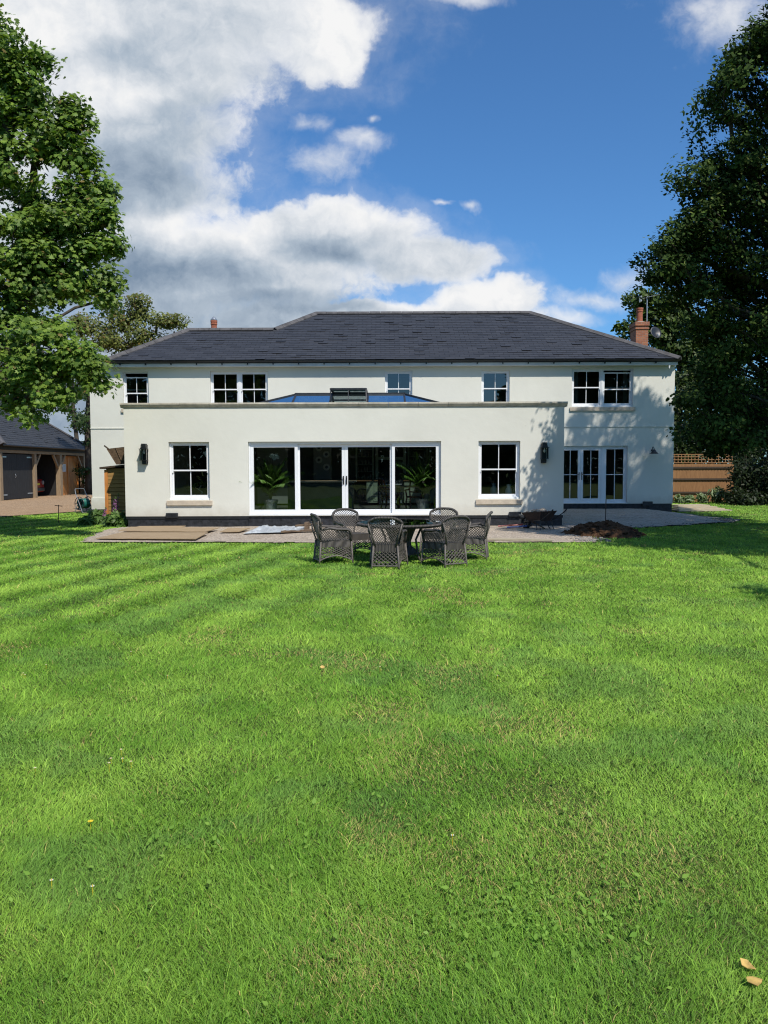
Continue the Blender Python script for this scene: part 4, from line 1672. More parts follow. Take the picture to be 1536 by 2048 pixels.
m.box(q.x - .05, q.x + .05, q.y - .2, q.y + .2, .06, .25)
m.bar((q.x - .3, q.y - .1, .16), (q.x + .4, q.y + .1, .22), .06, .05)
tag(m.build('timber_stub', LIGHTW), 'short upright timber stub behind the thin batten', 'timber', 'loose timbers by the sliding doors')
board('timber_batten', 'long straight timber edging along the lawn in front of the wheelbarrow', 'timber', gp((960, 1085), (1105, 1087.5), (1105, 1085.5), (960, 1083)), .05, .04, PALEPLANK)
for i in range(4):
    a = gr(1350 + i * 3, 1017)
    x0, y0 = 10.95 + .12 * i, 28.5 + .35 * i
    board('scaffold_plank', ('wide pale plank lowest in the stack at the house corner', 'pale plank second from the ground at the house corner',
                             'pale plank second from the top at the house corner', 'topmost pale plank of the stack at the house corner')[i], 'plank',
          [(x0, y0), (x0 + 2.1 - .25 * i, y0 + .3), (x0 + 2.0 - .25 * i, y0 + 1.0), (x0 - .05, y0 + .7)], .03 + .045 * i, .042, PALEPLANK, 'pale planks stacked at the house corner')
# crumpled plastic sheet
m = MB()
A, B, Cc, D = gr(486, 1073), gr(606, 1069), gr(612, 1058.5), gr(520, 1058)
nu, nv = 44, 16
pts = []
for j in range(nv + 1):
    for i in range(nu + 1):
        u, v = i / nu, j / nv
        p = A.lerp(B, u).lerp(D.lerp(Cc, u), v)
        e = min(u, 1 - u, v, 1 - v) * 6
        z = .075 + min(1, e) * (.10 * abs(mnoise.noise(Vector((p.x * 1.7, p.y * 1.7, 2)))) + .09 * abs(mnoise.noise(Vector((p.x * 5, p.y * 4, 4)))) + .03 * mnoise.noise(Vector((p.x * 14, p.y * 12, 7))))
        pts.append((p.x, p.y + .1 * mnoise.noise(Vector((u * 6, v * 3, 1))), z))
m.faces(pts, [(j * (nu + 1) + i, j * (nu + 1) + i + 1, (j + 1) * (nu + 1) + i + 1, (j + 1) * (nu + 1) + i) for j in range(nv) for i in range(nu)])
tag(m.build('plastic_sheet', PLASTIC, smooth=True), 'crumpled translucent plastic sheet on the ground before the sliding doors', 'plastic sheet')

# wheelbarrow: tray toward the house wall, handles to +X
wb = gr(1080, 1062)
bx, by = wb.x + .02, wb.y + .15
t = thing('wheelbarrow', 'rusty dark wheelbarrow full of rubble against the plinth', 'wheelbarrow', (bx, by, .03), math.radians(-58), world=False)
m = MB()
o0 = [(-.52, -.30, .50), (.40, -.33, .58), (.40, .33, .58), (-.52, .30, .50)]
o1 = [(-.28, -.20, .26), (.24, -.22, .28), (.24, .22, .28), (-.28, .20, .26)]
inn = [Vector(p) * .97 + Vector((0, 0, .014)) for p in o0]
inb = [Vector(p) + Vector((0, 0, .02)) for p in o1]
m.faces([*o0, *o1, *inn, *inb], [(0, 1, 5, 4), (1, 2, 6, 5), (2, 3, 7, 6), (3, 0, 4, 7), (7, 6, 5, 4), (8, 12, 13, 9), (9, 13, 14, 10), (10, 14, 15, 11), (11, 15, 12, 8), (12, 15, 14, 13)])
m.tube(o0, .014, 6, closed=True)
m.build('tray', RUST, t)
m = MB()
for s in (-1, 1):
    m.tube([(-.62, s * .06, .21), (-.28, s * .17, .25), (.30, s * .24, .30), (.55, s * .27, .44), (.74, s * .28, .56)], .016, 7)
    m.tube([(.28, s * .24, .29), (.30, s * .27, .10), (.34, s * .28, 0), (.18, s * .28, 0), (.05, s * .2, .27)], .015, 6)
m.build('frame', BLACK, t)
for s in (-1, 1):
    g = MB()
    g.tube([(.72, s * .28, .55), (.80, s * .28, .60), (.86, s * .28, .66)], .022, 8)
    g.build('grip', RUBBER, t)
m = MB()
n = 18
ring = [(-.62 + .17 * math.cos(2 * PI * k / n), 0, .19 + .17 * math.sin(2 * PI * k / n)) for k in range(n)]
m.tube(ring, .045, 8, closed=True)
t.scale = (.86, .86, .86)
w = m.build('wheel', RUBBER, t, smooth=True)
m = MB()
m.tube([(-.62, -.07, .19), (-.62, .07, .19)], .02, 8)
for k in range(5):
    a = 2 * PI * k / 5
    m.bar((-.62, 0, .19), (-.62 + .13 * math.cos(a), 0, .19 + .13 * math.sin(a)), .03, .01)
m.build('hub', RUST, w)
m = MB()
r2 = random.Random(5)


def rock(mb, c, r, rr, flat=.75):
    bm = bmesh.new()
    bmesh.ops.create_icosphere(bm, subdivisions=1, radius=1.0)
    q = Vector((rr.uniform(0, 50), rr.uniform(0, 50), 0))
    rot = Matrix.Rotation(rr.uniform(0, 6), 3, 'Z') @ Matrix.Rotation(rr.uniform(0, 3), 3, 'X')
    sx, sy, sz = rr.uniform(.7, 1.3), rr.uniform(.7, 1.2), rr.uniform(.5, .9)
    P = []
    for v in bm.verts:
        k = 1 + .45 * mnoise.noise(v.co * 1.3 + q)
        p = rot @ Vector((v.co.x * sx * k, v.co.y * sy * k, v.co.z * sz * k))
        P.append(Vector(c) + Vector((p.x, p.y, p.z * flat)) * r)
    mb.faces(P, [tuple(v.index for v in f.verts) for f in bm.faces])
    bm.free()


for k in range(46):
    a, b = r2.uniform(-.38, .3), r2.uniform(-.22, .22)
    rock(m, (a, b, .47 + .10 * (1 - (a / .5) ** 2) + r2.uniform(-.02, .04)), r2.uniform(.035, .085), r2)
o = m.build('rubble', SANDM)
o.scale = (.86, .86, .86)
o.location = (bx, by, .03)
o.rotation_euler.z = math.radians(-58)
tag(o, 'heap of sandy rubble lying in the wheelbarrow tray', 'rubble')
o['kind'] = 'stuff'
# tools on the ground
q = gr(1030, 1060)


def tool(name, label, cat, a, b, hm, head, hmat):
    t = thing(name, label, cat, ((a[0] + b[0]) / 2, (a[1] + b[1]) / 2, a[2]), 0, 'tools lying beside the wheelbarrow')
    m = MB()
    m.tube([a, b], .02, 7)
    m.build('handle', hm, t)
    m = MB()
    head(m, Vector(a), Vector(b))
    m.build('head', hmat, t)


def pick_head(m, a, b):
    d = (b - a).normalized()
    s = d.cross(Vector((0, 0, 1))).normalized()
    m.tube([b - s * .28 - d * .06, b - s * .12, b, b + s * .12, b + s * .28 - d * .06], [.008, .022, .03, .022, .008], 7)


def spade_head(m, a, b):
    d = (b - a).normalized()
    s = d.cross(Vector((0, 0, 1))).normalized()
    u = Vector((0, 0, .012))
    m.prism([b - s * .10, b + s * .10, b + s * .10 + d * .2, b + d * .29, b - s * .10 + d * .2], u)
    m.tube([b - d * .12, b + d * .02], .024, 7)


tool('pickaxe', 'red handled pickaxe lying on the patio base by the plinth', 'pickaxe', (q.x - .45, q.y + .05, .10), (q.x + .25, q.y + .15, .14), REDP, pick_head, BLACK)
tool('shovel', 'blue handled shovel lying on the patio base near the wheelbarrow', 'shovel', (q.x - .25, q.y - .2, .09), (q.x + .42, q.y - .05, .12), BLUEP, spade_head, DGREY)
tool('fork', 'brown handled fork leaning on the ground beside the wheelbarrow legs', 'fork', (q.x + .75, q.y - .25, .06), (q.x + .35, q.y + .25, .30), LIGHTW, spade_head, DGREY)

# mound of dug soil
m = MB()
mc = Vector((5.42, 19.0, 0))
nu, nv = 90, 60
pts = []
for j in range(nv + 1):
    for i in range(nu + 1):
        x, y = -1.25 + 2.5 * i / nu, -1.15 + 2.3 * j / nv
        e = (x / (.98 + .12 * math.sin(5 * math.atan2(y, x)))) ** 2 + (y / .95) ** 2
        h = .33 * max(0, 1 - e) ** .85 * (1 + .35 * mnoise.noise(Vector((x * 1.4, y * 1.4, 3))))
        k = min(1, max(0, 1.25 - e) * 4)
        h += k * (.07 * mnoise.noise(Vector((x * 5, y * 5, 1))) + .05 * mnoise.noise(Vector((x * 12, y * 12, 2))) + .03 * mnoise.noise(Vector((x * 25, y * 25, 2))))
        pts.append((mc.x + x, mc.y + y, h - .03 if e < 1.3 else -.06))
m.faces(pts, [(j * (nu + 1) + i, j * (nu + 1) + i + 1, (j + 1) * (nu + 1) + i + 1, (j + 1) * (nu + 1) + i) for j in range(nv) for i in range(nu)])
r3 = random.Random(9)
for k in range(160):
    a = r3.uniform(0, 2 * PI)
    d = math.sqrt(r3.random()) * 1.08
    x, y = 1.0 * d * math.cos(a), .95 * d * math.sin(a)
    e = (x / 1.0) ** 2 + (y / .95) ** 2
    rock(m, (mc.x + x, mc.y + y, .31 * max(0, 1 - e) ** .85 + .005), r3.uniform(.02, .075), r3)
tag(m.build('soil_mound', SOIL), 'heap of freshly dug dark brown soil at the edge of the lawn', 'soil heap')
# rubble stones along the edges of the excavated ground: too many to count
m = MB()
for k in range(900):
    u = r3.random()
    if k < 320:
        c = Vector((4.25 + .9 * u, 17.15 + 2.6 * r3.random(), .03))
        if c.x < 4.3 + .25 * r3.random():
            continue
    else:
        c = Vector((5.8 + 5.4 * u, 0, .03))
        c.y = np.interp(c.x, [5.8, 6.9, 8.6, 10.5, 11.3], [21.0, 21.0, 21.9, 23.1, 24.2]) + abs(r3.gauss(0, .8)) + .05
    rock(m, c, r3.uniform(.015, .05), r3)
o = m.build('rubble_stones', STONEG)
o['label'] = 'loose grey rubble stones along the edge of the dug ground'
stuff(o)
# metal marker rods
def rod(name, label, x, y, h, cap):
    m = MB()
    m.tube([(x, y, -.1), (x + .015, y, h)], .011, 6)
    if cap:
        m.tube([(x - .10, y, h - .02), (x + .13, y, h - .04)], .012, 6)
    tag(m.build(name, RUST), label, 'marker rod', 'marker rods in the ground')


q = gr(117, 1047)
rod('marker_rod', 'thin metal rod with a short cross bar in the grass before the drive', q.x, q.y, .58, True)
rod('marker_rod', 'thin metal rod standing in the soil heap before the french doors', 5.60, 19.45, .88, False)

# ------------------------------------------------------------------ shed, crate, hose reel
sx0, sx1, sy0, sy1 = -8.50, -7.42, 23.55, 25.6
t = thing('garden_shed', 'narrow golden shiplap store against the side of the extension', 'shed', ((sx0 + sx1) / 2, sy0, 0))
m = MB()
z = .05
while z < 1.62:
    m.prism([(sx0 + .07, sy0 + .005, z), (sx0 + .07, sy0 - .016, z + .01), (sx0 + .07, sy0 - .004, z + .115), (sx0 + .07, sy0 + .02, z + .115)], (sx1 - sx0 - .07, 0, 0))
    m.prism([(sx0 + .005, sy0 + .07, z), (sx0 - .016, sy0 + .07, z + .01), (sx0 - .004, sy0 + .07, z + .115), (sx0 + .02, sy0 + .07, z + .115)], (0, sy1 - sy0 - .1, 0))
    z += .118
m.box(sx0 + .025, sx1, sy0 + .025, sy1, .02, 1.62)
m.build('wall', SHIPLAP, t)
m = MB()
m.cbox(sx0 - .03, sx0 + .068, sy0 - .03, sy0 + .068, 0, 1.66)
m.build('corner_post', PLY, t)
m = MB()
m.prism([(sx0 - .14, sy0 - .12, 1.68), (sx1 + .02, sy0 - .12, 1.83), (sx1 + .02, sy0 - .12, 1.87), (sx0 - .14, sy0 - .12, 1.74)], (0, sy1 - sy0 + .2, 0))
m.build('roof', DARKWOOD, t)
t = thing('wooden_trough', 'old dark timber trough tipped on top of the shiplap store', 'trough', (-7.95, 24.0, 1.8), math.radians(5), world=False)
m = MB()
o0 = [(-.56, -.28, .50), (.50, -.30, .62), (.50, .30, .62), (-.56, .28, .50)]
o1 = [(-.30, -.20, .02), (.44, -.22, .10), (.44, .22, .10), (-.30, .20, .02)]
m.faces([*o0, *o1, *[Vector(p) * .94 for p in o0], *[Vector(p) * .94 + Vector((0, 0, .03)) for p in o1]],
        [(0, 1, 5, 4), (1, 2, 6, 5), (2, 3, 7, 6), (3, 0, 4, 7), (7, 6, 5, 4), (8, 12, 13, 9), (9, 13, 14, 10), (10, 14, 15, 11), (11, 15, 12, 8), (12, 15, 14, 13), (0, 8, 9, 1), (1, 9, 10, 2), (2, 10, 11, 3), (3, 11, 8, 0)])
for k in range(5):
    f = k / 4
    a = Vector(o0[0]).lerp(Vector(o0[1]), f)
    b = Vector(o1[0]).lerp(Vector(o1[1]), f)
    m.bar(a + Vector((0, -.012, 0)), b + Vector((0, -.012, 0)), .03, .02)
m.build('body', LIGHTW, t)
m = MB()
m.tube([(-.52, -.28, .50), (-.64, -.28, .60)], .025, 6)
m.tube([(.18, -.3, .60), (.17, -.3, .74)], .02, 6)
m.tube([(.42, -.3, .62), (.40, -.3, .72)], .02, 6)
m.build('handle', DARKWOOD, t)

q = gr(168, 1026)
hx, hy = q.x, q.y
t = thing('hose_reel', 'hose reel cart with green hose at the house corner', 'hose reel', (hx, hy, .03), math.radians(62), world=False)
m = MB()
for s in (-1, 1):
    m.tube([(s * .26, -.22, 0), (s * .25, -.06, .34), (s * .24, .14, .70), (s * .22, .2, .86)], .014, 7)
    m.tube([(s * .26, .20, 0), (s * .25, .02, .34)], .014, 7)
m.tube([(-.22, .2, .86), (-.18, .21, .90), (.18, .21, .90), (.22, .2, .86)], .014, 7)
m.tube([(-.26, -.22, .01), (.26, -.22, .01)], .012, 6)
m.tube([(-.26, .20, .01), (.26, .20, .01)], .012, 6)
m.build('frame', STEEL, t)
m = MB()
for s in (-1, 1):
    ring = [(s * .20, .25 * math.cos(2 * PI * k / 20), .34 + .25 * math.sin(2 * PI * k / 20)) for k in range(20)]
    m.tube(ring, .014, 6, closed=True)
    for k in range(5):
        a = 2 * PI * k / 5
        m.bar((s * .2, 0, .34), (s * .2, .25 * math.cos(a), .34 + .25 * math.sin(a)), .03, .015)
m.tube([(-.27, 0, .34), (.27, 0, .34)], .03, 8)
m.build('drum', BLACK, t)
m = MB()
for row in range(2):
    N = 120
    m.tube([((-.17 + .34 * k / N), (.15 + .03 * row) * math.cos(2 * PI * k / 10), .34 + (.15 + .03 * row) * math.sin(2 * PI * k / 10)) for k in range(N)], .016, 5)
m.build('hose', TEALH, t, smooth=True)
m = MB()
pp = [(hx + .2, hy, .45), (hx + .5, hy + .1, .42), (hx + .95, hy - .3, .65), (hx + 1.35, MAIN_Y - .1, .80), (hx + 1.35, MAIN_Y - .03, 1.0)]
m.tube(pp, .012, 6)
m.lathe((hx + 1.35, MAIN_Y - .05, .98), [(.02, 0), (.03, .05), (.015, .12)], 8)
m.bar((hx + 1.27, MAIN_Y - .05, 1.06), (hx + 1.43, MAIN_Y - .05, 1.10), .02, .02)
tag(m.build('garden_tap', DGREY), 'wall tap with a thin hose running to the hose reel', 'tap')

# ------------------------------------------------------------------ garage
gx, gy0, gy1 = -19.9, 40.05, 51.6
t = thing('cart_lodge', 'oak framed open garage with slate roof across the gravel drive', 'garage', (gx - 3, 46, 0))
py_ = [40.15, 44.1, 47.6, 51.3]
for i, y in enumerate(py_):
    m = MB()
    w = .26 if i != 2 else .34
    m.cbox(gx - .28, gx, y - w / 2, y + w / 2, 0, 2.54, .02)
    m.build('post', OAKF, t)
m = MB()
m.box(gx - .26, gx - .02, gy0 - .1, gy1, 2.545, 2.80)
m.build('wall_plate', OAKB, t)
for i, (y, s) in enumerate(((44.1, 1), (47.6, -1), (47.6, 1), (51.3, -1))):
    m = MB()
    m.bar((gx - .14, y + s * .15, 1.75), (gx - .14, y + s * .85, 2.54), .12, .14)
    m.build('brace', OAKF, t)
boxes('eaves_board', CHARC, t, [(gx - .015, gx + .03, gy0 - .15, gy1 + .1, 2.70, 3.05), (gx - 8, gx - .1, gy0 - .1, gy0, 2.4, 3.0)])
boxes('wall', CHARC, t, [(gx - 8, gx - 7.8, gy0, gy1, 0, 2.9), (gx - 7.79, gx - .3, gy0, gy0 + .12, 0, 2.9), (gx - 7.79, gx - .3, gy1 - .12, gy1, 0, 2.9), (gx - 7.79, gx - .3, 47.55, 47.62, 0, 2.9)])
m = MB()
for s in range(2):
    ya = 40.30 + s * 1.84
    for k in range(9):
        m.cbox(gx - .20, gx - .14, ya + k * .203, ya + k * .203 + .198, .06, 2.5, .006)
d = m.build('door', CHARC, t)
boxes('hinge', STEEL, d, [(gx - .138, gx - .125, a, a + .67, z, z + .07) for z in (.28, 2.3) for a in (40.28, 43.3)])
m = MB()
m.tube([(gx - .13, 41.9, 1.2), (gx - .09, 41.9, 1.3), (gx - .13, 41.9, 1.42)], .012, 6)
m.build('handle', STEEL, d)
m = MB()
m.box(gx - .45, gx - .40, 47.8, 51.2, 0, 2.5)
for y in (47.9, 49.5, 51.1):
    m.cbox(gx - .398, gx - .36, y - .05, y + .05, 0, 2.5)
m.cbox(gx - .398, gx - .36, 49.56, 51.04, 1.42, 1.50)
m.build('ply_partition', PLY, t)
m = MB()
zz = 2.96
gs = .78
gcs = 1 / math.sqrt(1 + gs * gs)
ex_ = gx + .32
ya, yb = gy0 - .25, gy1 + .35


def groof3(x, s, h):
    return (ex_ - s * gcs + h * gs * gcs, x, zz + s * gs * gcs + h * gcs)


sr = 4.1 / gcs
slates(m, [[(ya, 0), (yb, 0), (yb - 4.1, sr), (ya + 4.1, sr)]], ya, yb, sr, groof3, .38, .20, random.Random(3))
top0, top1 = groof3(ya + 4.1, sr, 0), groof3(yb - 4.1, sr, 0)
c0, c1 = groof3(ya, 0, 0), groof3(yb, 0, 0)
d0, d1 = (ex_ - 8.2, ya, zz), (ex_ - 8.2, yb, zz)
m.tone = .4
m.face([c0, top0, d0]); m.face([c1, d1, top1]); m.face([d0, top0, top1, d1])
dn = Vector((0, 0, -.04))
m.face([Vector(p) + dn for p in (c0, c1, top1, top0)])
m.build('roof', SLATE2, t, fix=False, tone=True)
m = MB()
ridge_run(m, Vector(c1) + Vector((0, 0, .03)), Vector(top1) + Vector((0, 0, .03)))
ridge_run(m, Vector(c0) + Vector((0, 0, .03)), Vector(top0) + Vector((0, 0, .03)))
ridge_run(m, Vector(top0) + Vector((0, 0, .03)), Vector(top1) + Vector((0, 0, .03)))
m.build('ridge_tiles', RIDGE, t)
m = MB()
m.tube([(ex_ + .03, ya, zz - .03), (ex_ + .03, yb, zz - .03)], .055, 8)
m.build('gutter', BLACK, t)
m = MB()
m.box(gx - .398, gx - .390, 48.72, 49.22, 1.50, 1.98)
m.mi = 1
for k in range(6):
    m.box(gx - .3895, gx - .388, 48.80, 49.14 - .05 * (k % 3), 1.90 - k * .06, 1.915 - k * .06)
tag(m.build('paper_notice', [PAPER, BLUECHINA]), 'white paper notice pinned to the orange garage boards', 'notice')


def make_car():
    """seen from behind in the dark bay; rear faces +X"""
    cx, cy = gx - .75, 45.95
    t = thing('parked_car', 'red car parked in the dark middle bay of the garage', 'car', (cx - 2, cy, 0), 0, None, False)
    ox = 2.0
    prof = [(-3.9, .30), (-3.95, .62), (-3.75, .82), (-2.9, .95), (-2.2, 1.42), (-.55, 1.44), (-.12, 1.05), (-.05, .95), (0, .60), (-.05, .30)]
    m = MB()
    P = [(x + ox, z) for x, z in prof]
    n = len(P)
    rings = []
    for y, k in ((-.82, .0), (-.86, .0), (-.70, .0)):
        pass
    def ring(y, zc):
        return [(x, y * (1 - .16 * max(0, (z - .95) / .5)), z) for x, z in P]
    a, b = ring(-.85, 0), ring(.85, 0)
    m.faces(a + b, [tuple(range(n))[::-1], tuple(range(n, 2 * n))] + [(i, (i + 1) % n, (i + 1) % n + n, i + n) for i in range(n)])
    m.build('body', REDCAR, t)
    g = MB()
    g.prism([(ox - .46, -.62, 1.40), (ox - .13, -.68, 1.08), (ox - .13, .68, 1.08), (ox - .46, .62, 1.40)], (.012, 0, .010))
    g.build('rear_window', BLACK, t)
    g = MB()
    g.cbox(ox - .02, ox + .012, -.26, .26, .72, .83)
    g.build('number_plate', YELLOW, t)
    g = MB()
    g.cbox(ox - .03, ox + .05, -.84, .84, .36, .56, .03)
    g.build('bumper', DGREY, t)
    for s in (-1, 1):
        g = MB()
        g.cbox(ox - .05, ox + .015, s * .74 - .10, s * .74 + .10, .74, .98, .03)
        g.build('tail_light', STEEL, t)
    for x in (ox - .75, ox - 3.2):
        for s in (-1, 1):
            w = MB()
            ring_ = [(x + .26 * math.cos(2 * PI * k / 18), s * .80, .31 + .26 * math.sin(2 * PI * k / 18)) for k in range(18)]
            w.tube(ring_, .085, 8, closed=True)
            wo = w.build('wheel', RUBBER, t, smooth=True)
            w = MB()
            w.tube([(x, s * .78, .31), (x, s * .87, .31)], .20, 12)
            w.build('rim', STEEL, wo)


make_car()

# ------------------------------------------------------------------ fences on the far side
fx0, fx1, fy = 10.9, 16.55, 36.6
t = thing('board_fence', 'warm brown close board fence with trellis top beyond the house corner', 'fence', ((fx0 + fx1) / 2, fy, 0))
m = MB()
x = fx0
while x < fx1 - .1:
    m.prism([(x, fy - .004, .22), (x + .135, fy - .024, .22), (x + .135, fy + .004, .22), (x, fy + .006, .22)], (0, 0, 1.6 + rnd.uniform(-.01, .01))) if True else m.cbox(x, x + .135, fy - .012, fy + .012, .22, 1.82 + rnd.uniform(-.01, .01), .004)
    x += .14
m.build('boards', FENCEW, t)
for z in (.42, 1.05, 1.60):
    r_ = MB()
    r_.cbox(fx0, fx1, fy - .075, fy - .025, z, z + .085)
    r_.build('rail', DARKWOOD, t)
r_ = MB()
r_.cbox(fx0, fx1, fy - .02, fy + .02, .03, .215)
r_.build('gravel_board', FENCEW, t)
m = MB()
for x in np.arange(fx0, fx1, .16):
    m.cbox(x, x + .03, fy - .015, fy + .0, 1.86, 2.26, .004)
for z in (1.86, 2.0, 2.14, 2.25):
    m.cbox(fx0, fx1, fy - .03, fy - .016, z, z + .035, .004)
m.build('trellis', FENCEW, t)
for x in (fx1, 13.72):
    p_ = MB()
    p_.cbox(x - .05, x + .05, fy - .02, fy + .08, 0, 1.80)
    p_.build('post', FENCEW, t)
t = thing('post_and_rail_fence', 'low pale post and rail fence against the dark hedge', 'fence', (18.5, 35, 0))
for x, y in ((16.95, 35.2), (18.4, 34.6), (19.9, 34.0)):
    p_ = MB()
    p_.cbox(x - .06, x + .06, y - .06, y + .06, 0, 1.32)
    p_.build('post', FENCEW, t)
for z in (.55, 1.2):
    p_ = MB()
    p_.bar((16.9, 35.13, z), (20.4, 33.73, z), .05, .10)
    p_.build('rail', PALEPLANK, t)

# ------------------------------------------------------------------ foliage
def leaf_shape(kind):
    """flat outline fan in the leaf's own frame: x across, y along; a little fold in z"""
    if kind == 'maple':
        P = [(0, 0), (.30, .02), (.50, .30), (.26, .36), (.42, .72), (.14, .66), (0, 1.05), (-.14, .66), (-.42, .72), (-.26, .36), (-.50, .30), (-.30, .02)]
        c = (0, .38)
        V = [(c[0], c[1], .0)] + [(x, y, -.10 * abs(x) - .12 * max(0, y - .6)) for x, y in P]
        n = len(P)
        T = [(0, 1 + i, 1 + (i + 1) % n) for i in range(n)]
    elif kind == 'oak':
        V = [(0, 0, 0), (.20, .35, -.05), (.28, .68, -.08), (0, 1, -.12), (-.28, .68, -.08), (-.20, .35, -.05)]
        T = [(0, 1, 5), (1, 2, 4), (1, 4, 5), (2, 3, 4)]
    elif kind == 'long':
        V = [(0, 0, 0), (.13, .4, .02), (0, 1, -.25), (-.13, .4, .02)]
        T = [(0, 1, 2), (0, 2, 3)]
    else:
        V = [(0, 0, 0), (.32, .45, -.06), (0, 1, -.10), (-.32, .45, -.06)]
        T = [(0, 1, 2), (0, 2, 3)]
    return np.array(V, float), np.array(T, int)


def leaves_mesh(name, pos, nrm, size, tone, kind, mat, parent, r):
    """one mesh of leaves at pos with normals nrm"""
    V, T = leaf_shape(kind)
    n = len(pos)
    nrm = nrm / np.maximum(np.linalg.norm(nrm, axis=1, keepdims=True), 1e-6)
    ref = r.normal(size=(n, 3))
    ref[:, 2] -= .9                        # tips tend to hang
    y = ref - nrm * np.sum(ref * nrm, 1, keepdims=True)
    y /= np.maximum(np.linalg.norm(y, axis=1, keepdims=True), 1e-6)
    x = np.cross(y, nrm)
    s = size[:, None, None]
    W = pos[:, None, :] + s * (V[None, :, 0:1] * x[:, None, :] + (V[None, :, 1:2] - .4) * y[:, None, :] + V[None, :, 2:3] * nrm[:, None, :])
    k = len(V)
    tris = (T[None] + (np.arange(n) * k)[:, None, None]).reshape(-1, 3)
    tn = np.repeat(tone, k, axis=0)
    return npmesh(name, W.reshape(-1, 3), tris, tn, mat, parent)


def tones(n, a, b, r, third=None, p3=.0):
    f = r.random((n, 1)) ** 1.2
    c = np.array(a)[None] * (1 - f) + np.array(b)[None] * f
    if third is not None:
        q = r.random(n) < p3
        c[q] = np.array(third)[None] * (.7 + .6 * r.random((q.sum(), 1)))
    return c


def make_tree(name, label, cat, base, trunk_top, lobes, kind, lsize, per, crad, trad, ta, tb, mat, seed, group=None, third=None, p3=0.0, flat=.62, thin=1.0, limb_min=.012, trunk_mid=None):
    """lobes: (centre, (rx, ry, rz), number of leaf clusters)"""
    r = np.random.default_rng(seed)
    t = thing(name, label, cat, base, 0, group)
    cl = []
    for c, rr, n in lobes:
        q = r.normal(size=(n, 3))
        q /= np.linalg.norm(q, axis=1, keepdims=True)
        q *= (r.random((n, 1)) ** (1 / 2.2))
        cl.append(np.array(c)[None] + q * np.array(rr)[None])
    cl = np.concatenate(cl)
    # skeleton: trunk nodes, then each cluster joined to the nearest node lower down
    B, Tt = Vector(base), Vector(trunk_top)
    nodes = []
    nt = 14
    for i in range(nt + 1):
        f = i / nt
        p = B.lerp(Tt, f) if trunk_mid is None else (B.lerp(Vector(trunk_mid), f)).lerp(Vector(trunk_mid).lerp(Tt, f), f)
        w = .10 * math.sin(f * 7 + seed) * f
        nodes.append([Vector((p.x + w, p.y + w * .6, p.z)), i - 1, trad * (1 - .78 * f) + .01])
    order = np.argsort(np.linalg.norm(cl - np.array(Tt.lerp(B, .35))[None], axis=1))
    NP = np.zeros((len(cl) * 4 + nt + 8, 3))
    NP[:len(nodes)] = [n[0] for n in nodes]
    cnt = len(nodes)
    weight = [0] * (len(cl) * 4 + nt + 8)
    paths = []
    ends = []
    for ci in order:
        c = cl[ci]
        d = NP[:cnt] - c
        dist = np.sqrt((d ** 2).sum(1)) + np.maximum(0, d[:, 2] + .2) * 1.6
        dist[:2] += 2
        j = int(dist.argmin())
        p0 = Vector(NP[j])
        p3_ = Vector(c)
        mid = p0.lerp(p3_, .5) + Vector((0, 0, .10 * (p3_ - p0).length)) + Vector(r.normal(size=3)) * .05
        prev = j
        for q in (p0.lerp(mid, .65), mid, p3_):
            nodes.append([q, prev, 0])
            NP[cnt] = q
            prev = cnt
            cnt += 1
        ends.append(prev)
    w = np.zeros(cnt)
    for e in ends:
        k = e
        while k >= 0:
            w[k] += 1
            k = nodes[k][1]
    lm, tm = MB(), MB()
    rad = np.minimum(limb_min * np.sqrt(w) * 1.15, trad * .55)
    tm.tube([n[0] for n in nodes[:nt + 1]], [n[2] for n in nodes[:nt + 1]], 10)
    for i in range(nt + 1, cnt):
        pa = nodes[i][1]
        ra = rad[pa] if pa > nt else min(rad[i] * 1.25, nodes[pa][2])
        lm.tube([nodes[pa][0], nodes[i][0]], [max(min(ra, rad[i] * 1.6), .004), max(rad[i] * .95, .004)], 5, cap=False)
    tm.build('trunk', BARK, t, smooth=True)
    lm.build('limbs', BARK, t, smooth=True, fix=False)
    # leaves: each cluster is a loose spray, denser on its upper outside
    n = len(cl) * per
    ci = np.repeat(np.arange(len(cl)), per)
    q = r.normal(size=(n, 3))
    q /= np.linalg.norm(q, axis=1, keepdims=True)
    rr = crad * (.6 + .7 * r.random(len(cl)))[ci][:, None]
    q2 = q * (r.random((n, 1)) ** .45) * rr
    q2[:, 2] *= flat
    pos = cl[ci] + q2
    nr = q * .45 + np.array([.22, -.55, .85])[None] + (r.normal(size=(len(cl), 3)) * .35)[ci] + r.normal(size=(n, 3)) * .36
    sz = lsize * (.65 + .6 * r.random(n))
    clt = (.80 + .45 * r.random(len(cl)))[ci][:, None]
    tn = tones(n, ta, tb, r, third, p3) * clt
    leaves_mesh('crown', pos, nr, sz, tn, kind, mat, t, r)
    return t


def L(px, py, Y, rx, ry, n, dep=None):
    """a crown lobe given where it stands in the survey photo, its distance and its half sizes in photo pixels"""
    c = at(px, py, Y)
    k = Y / FPX
    return (tuple(c), (rx * k, (dep if dep else max(rx, ry) * k), ry * k), n)


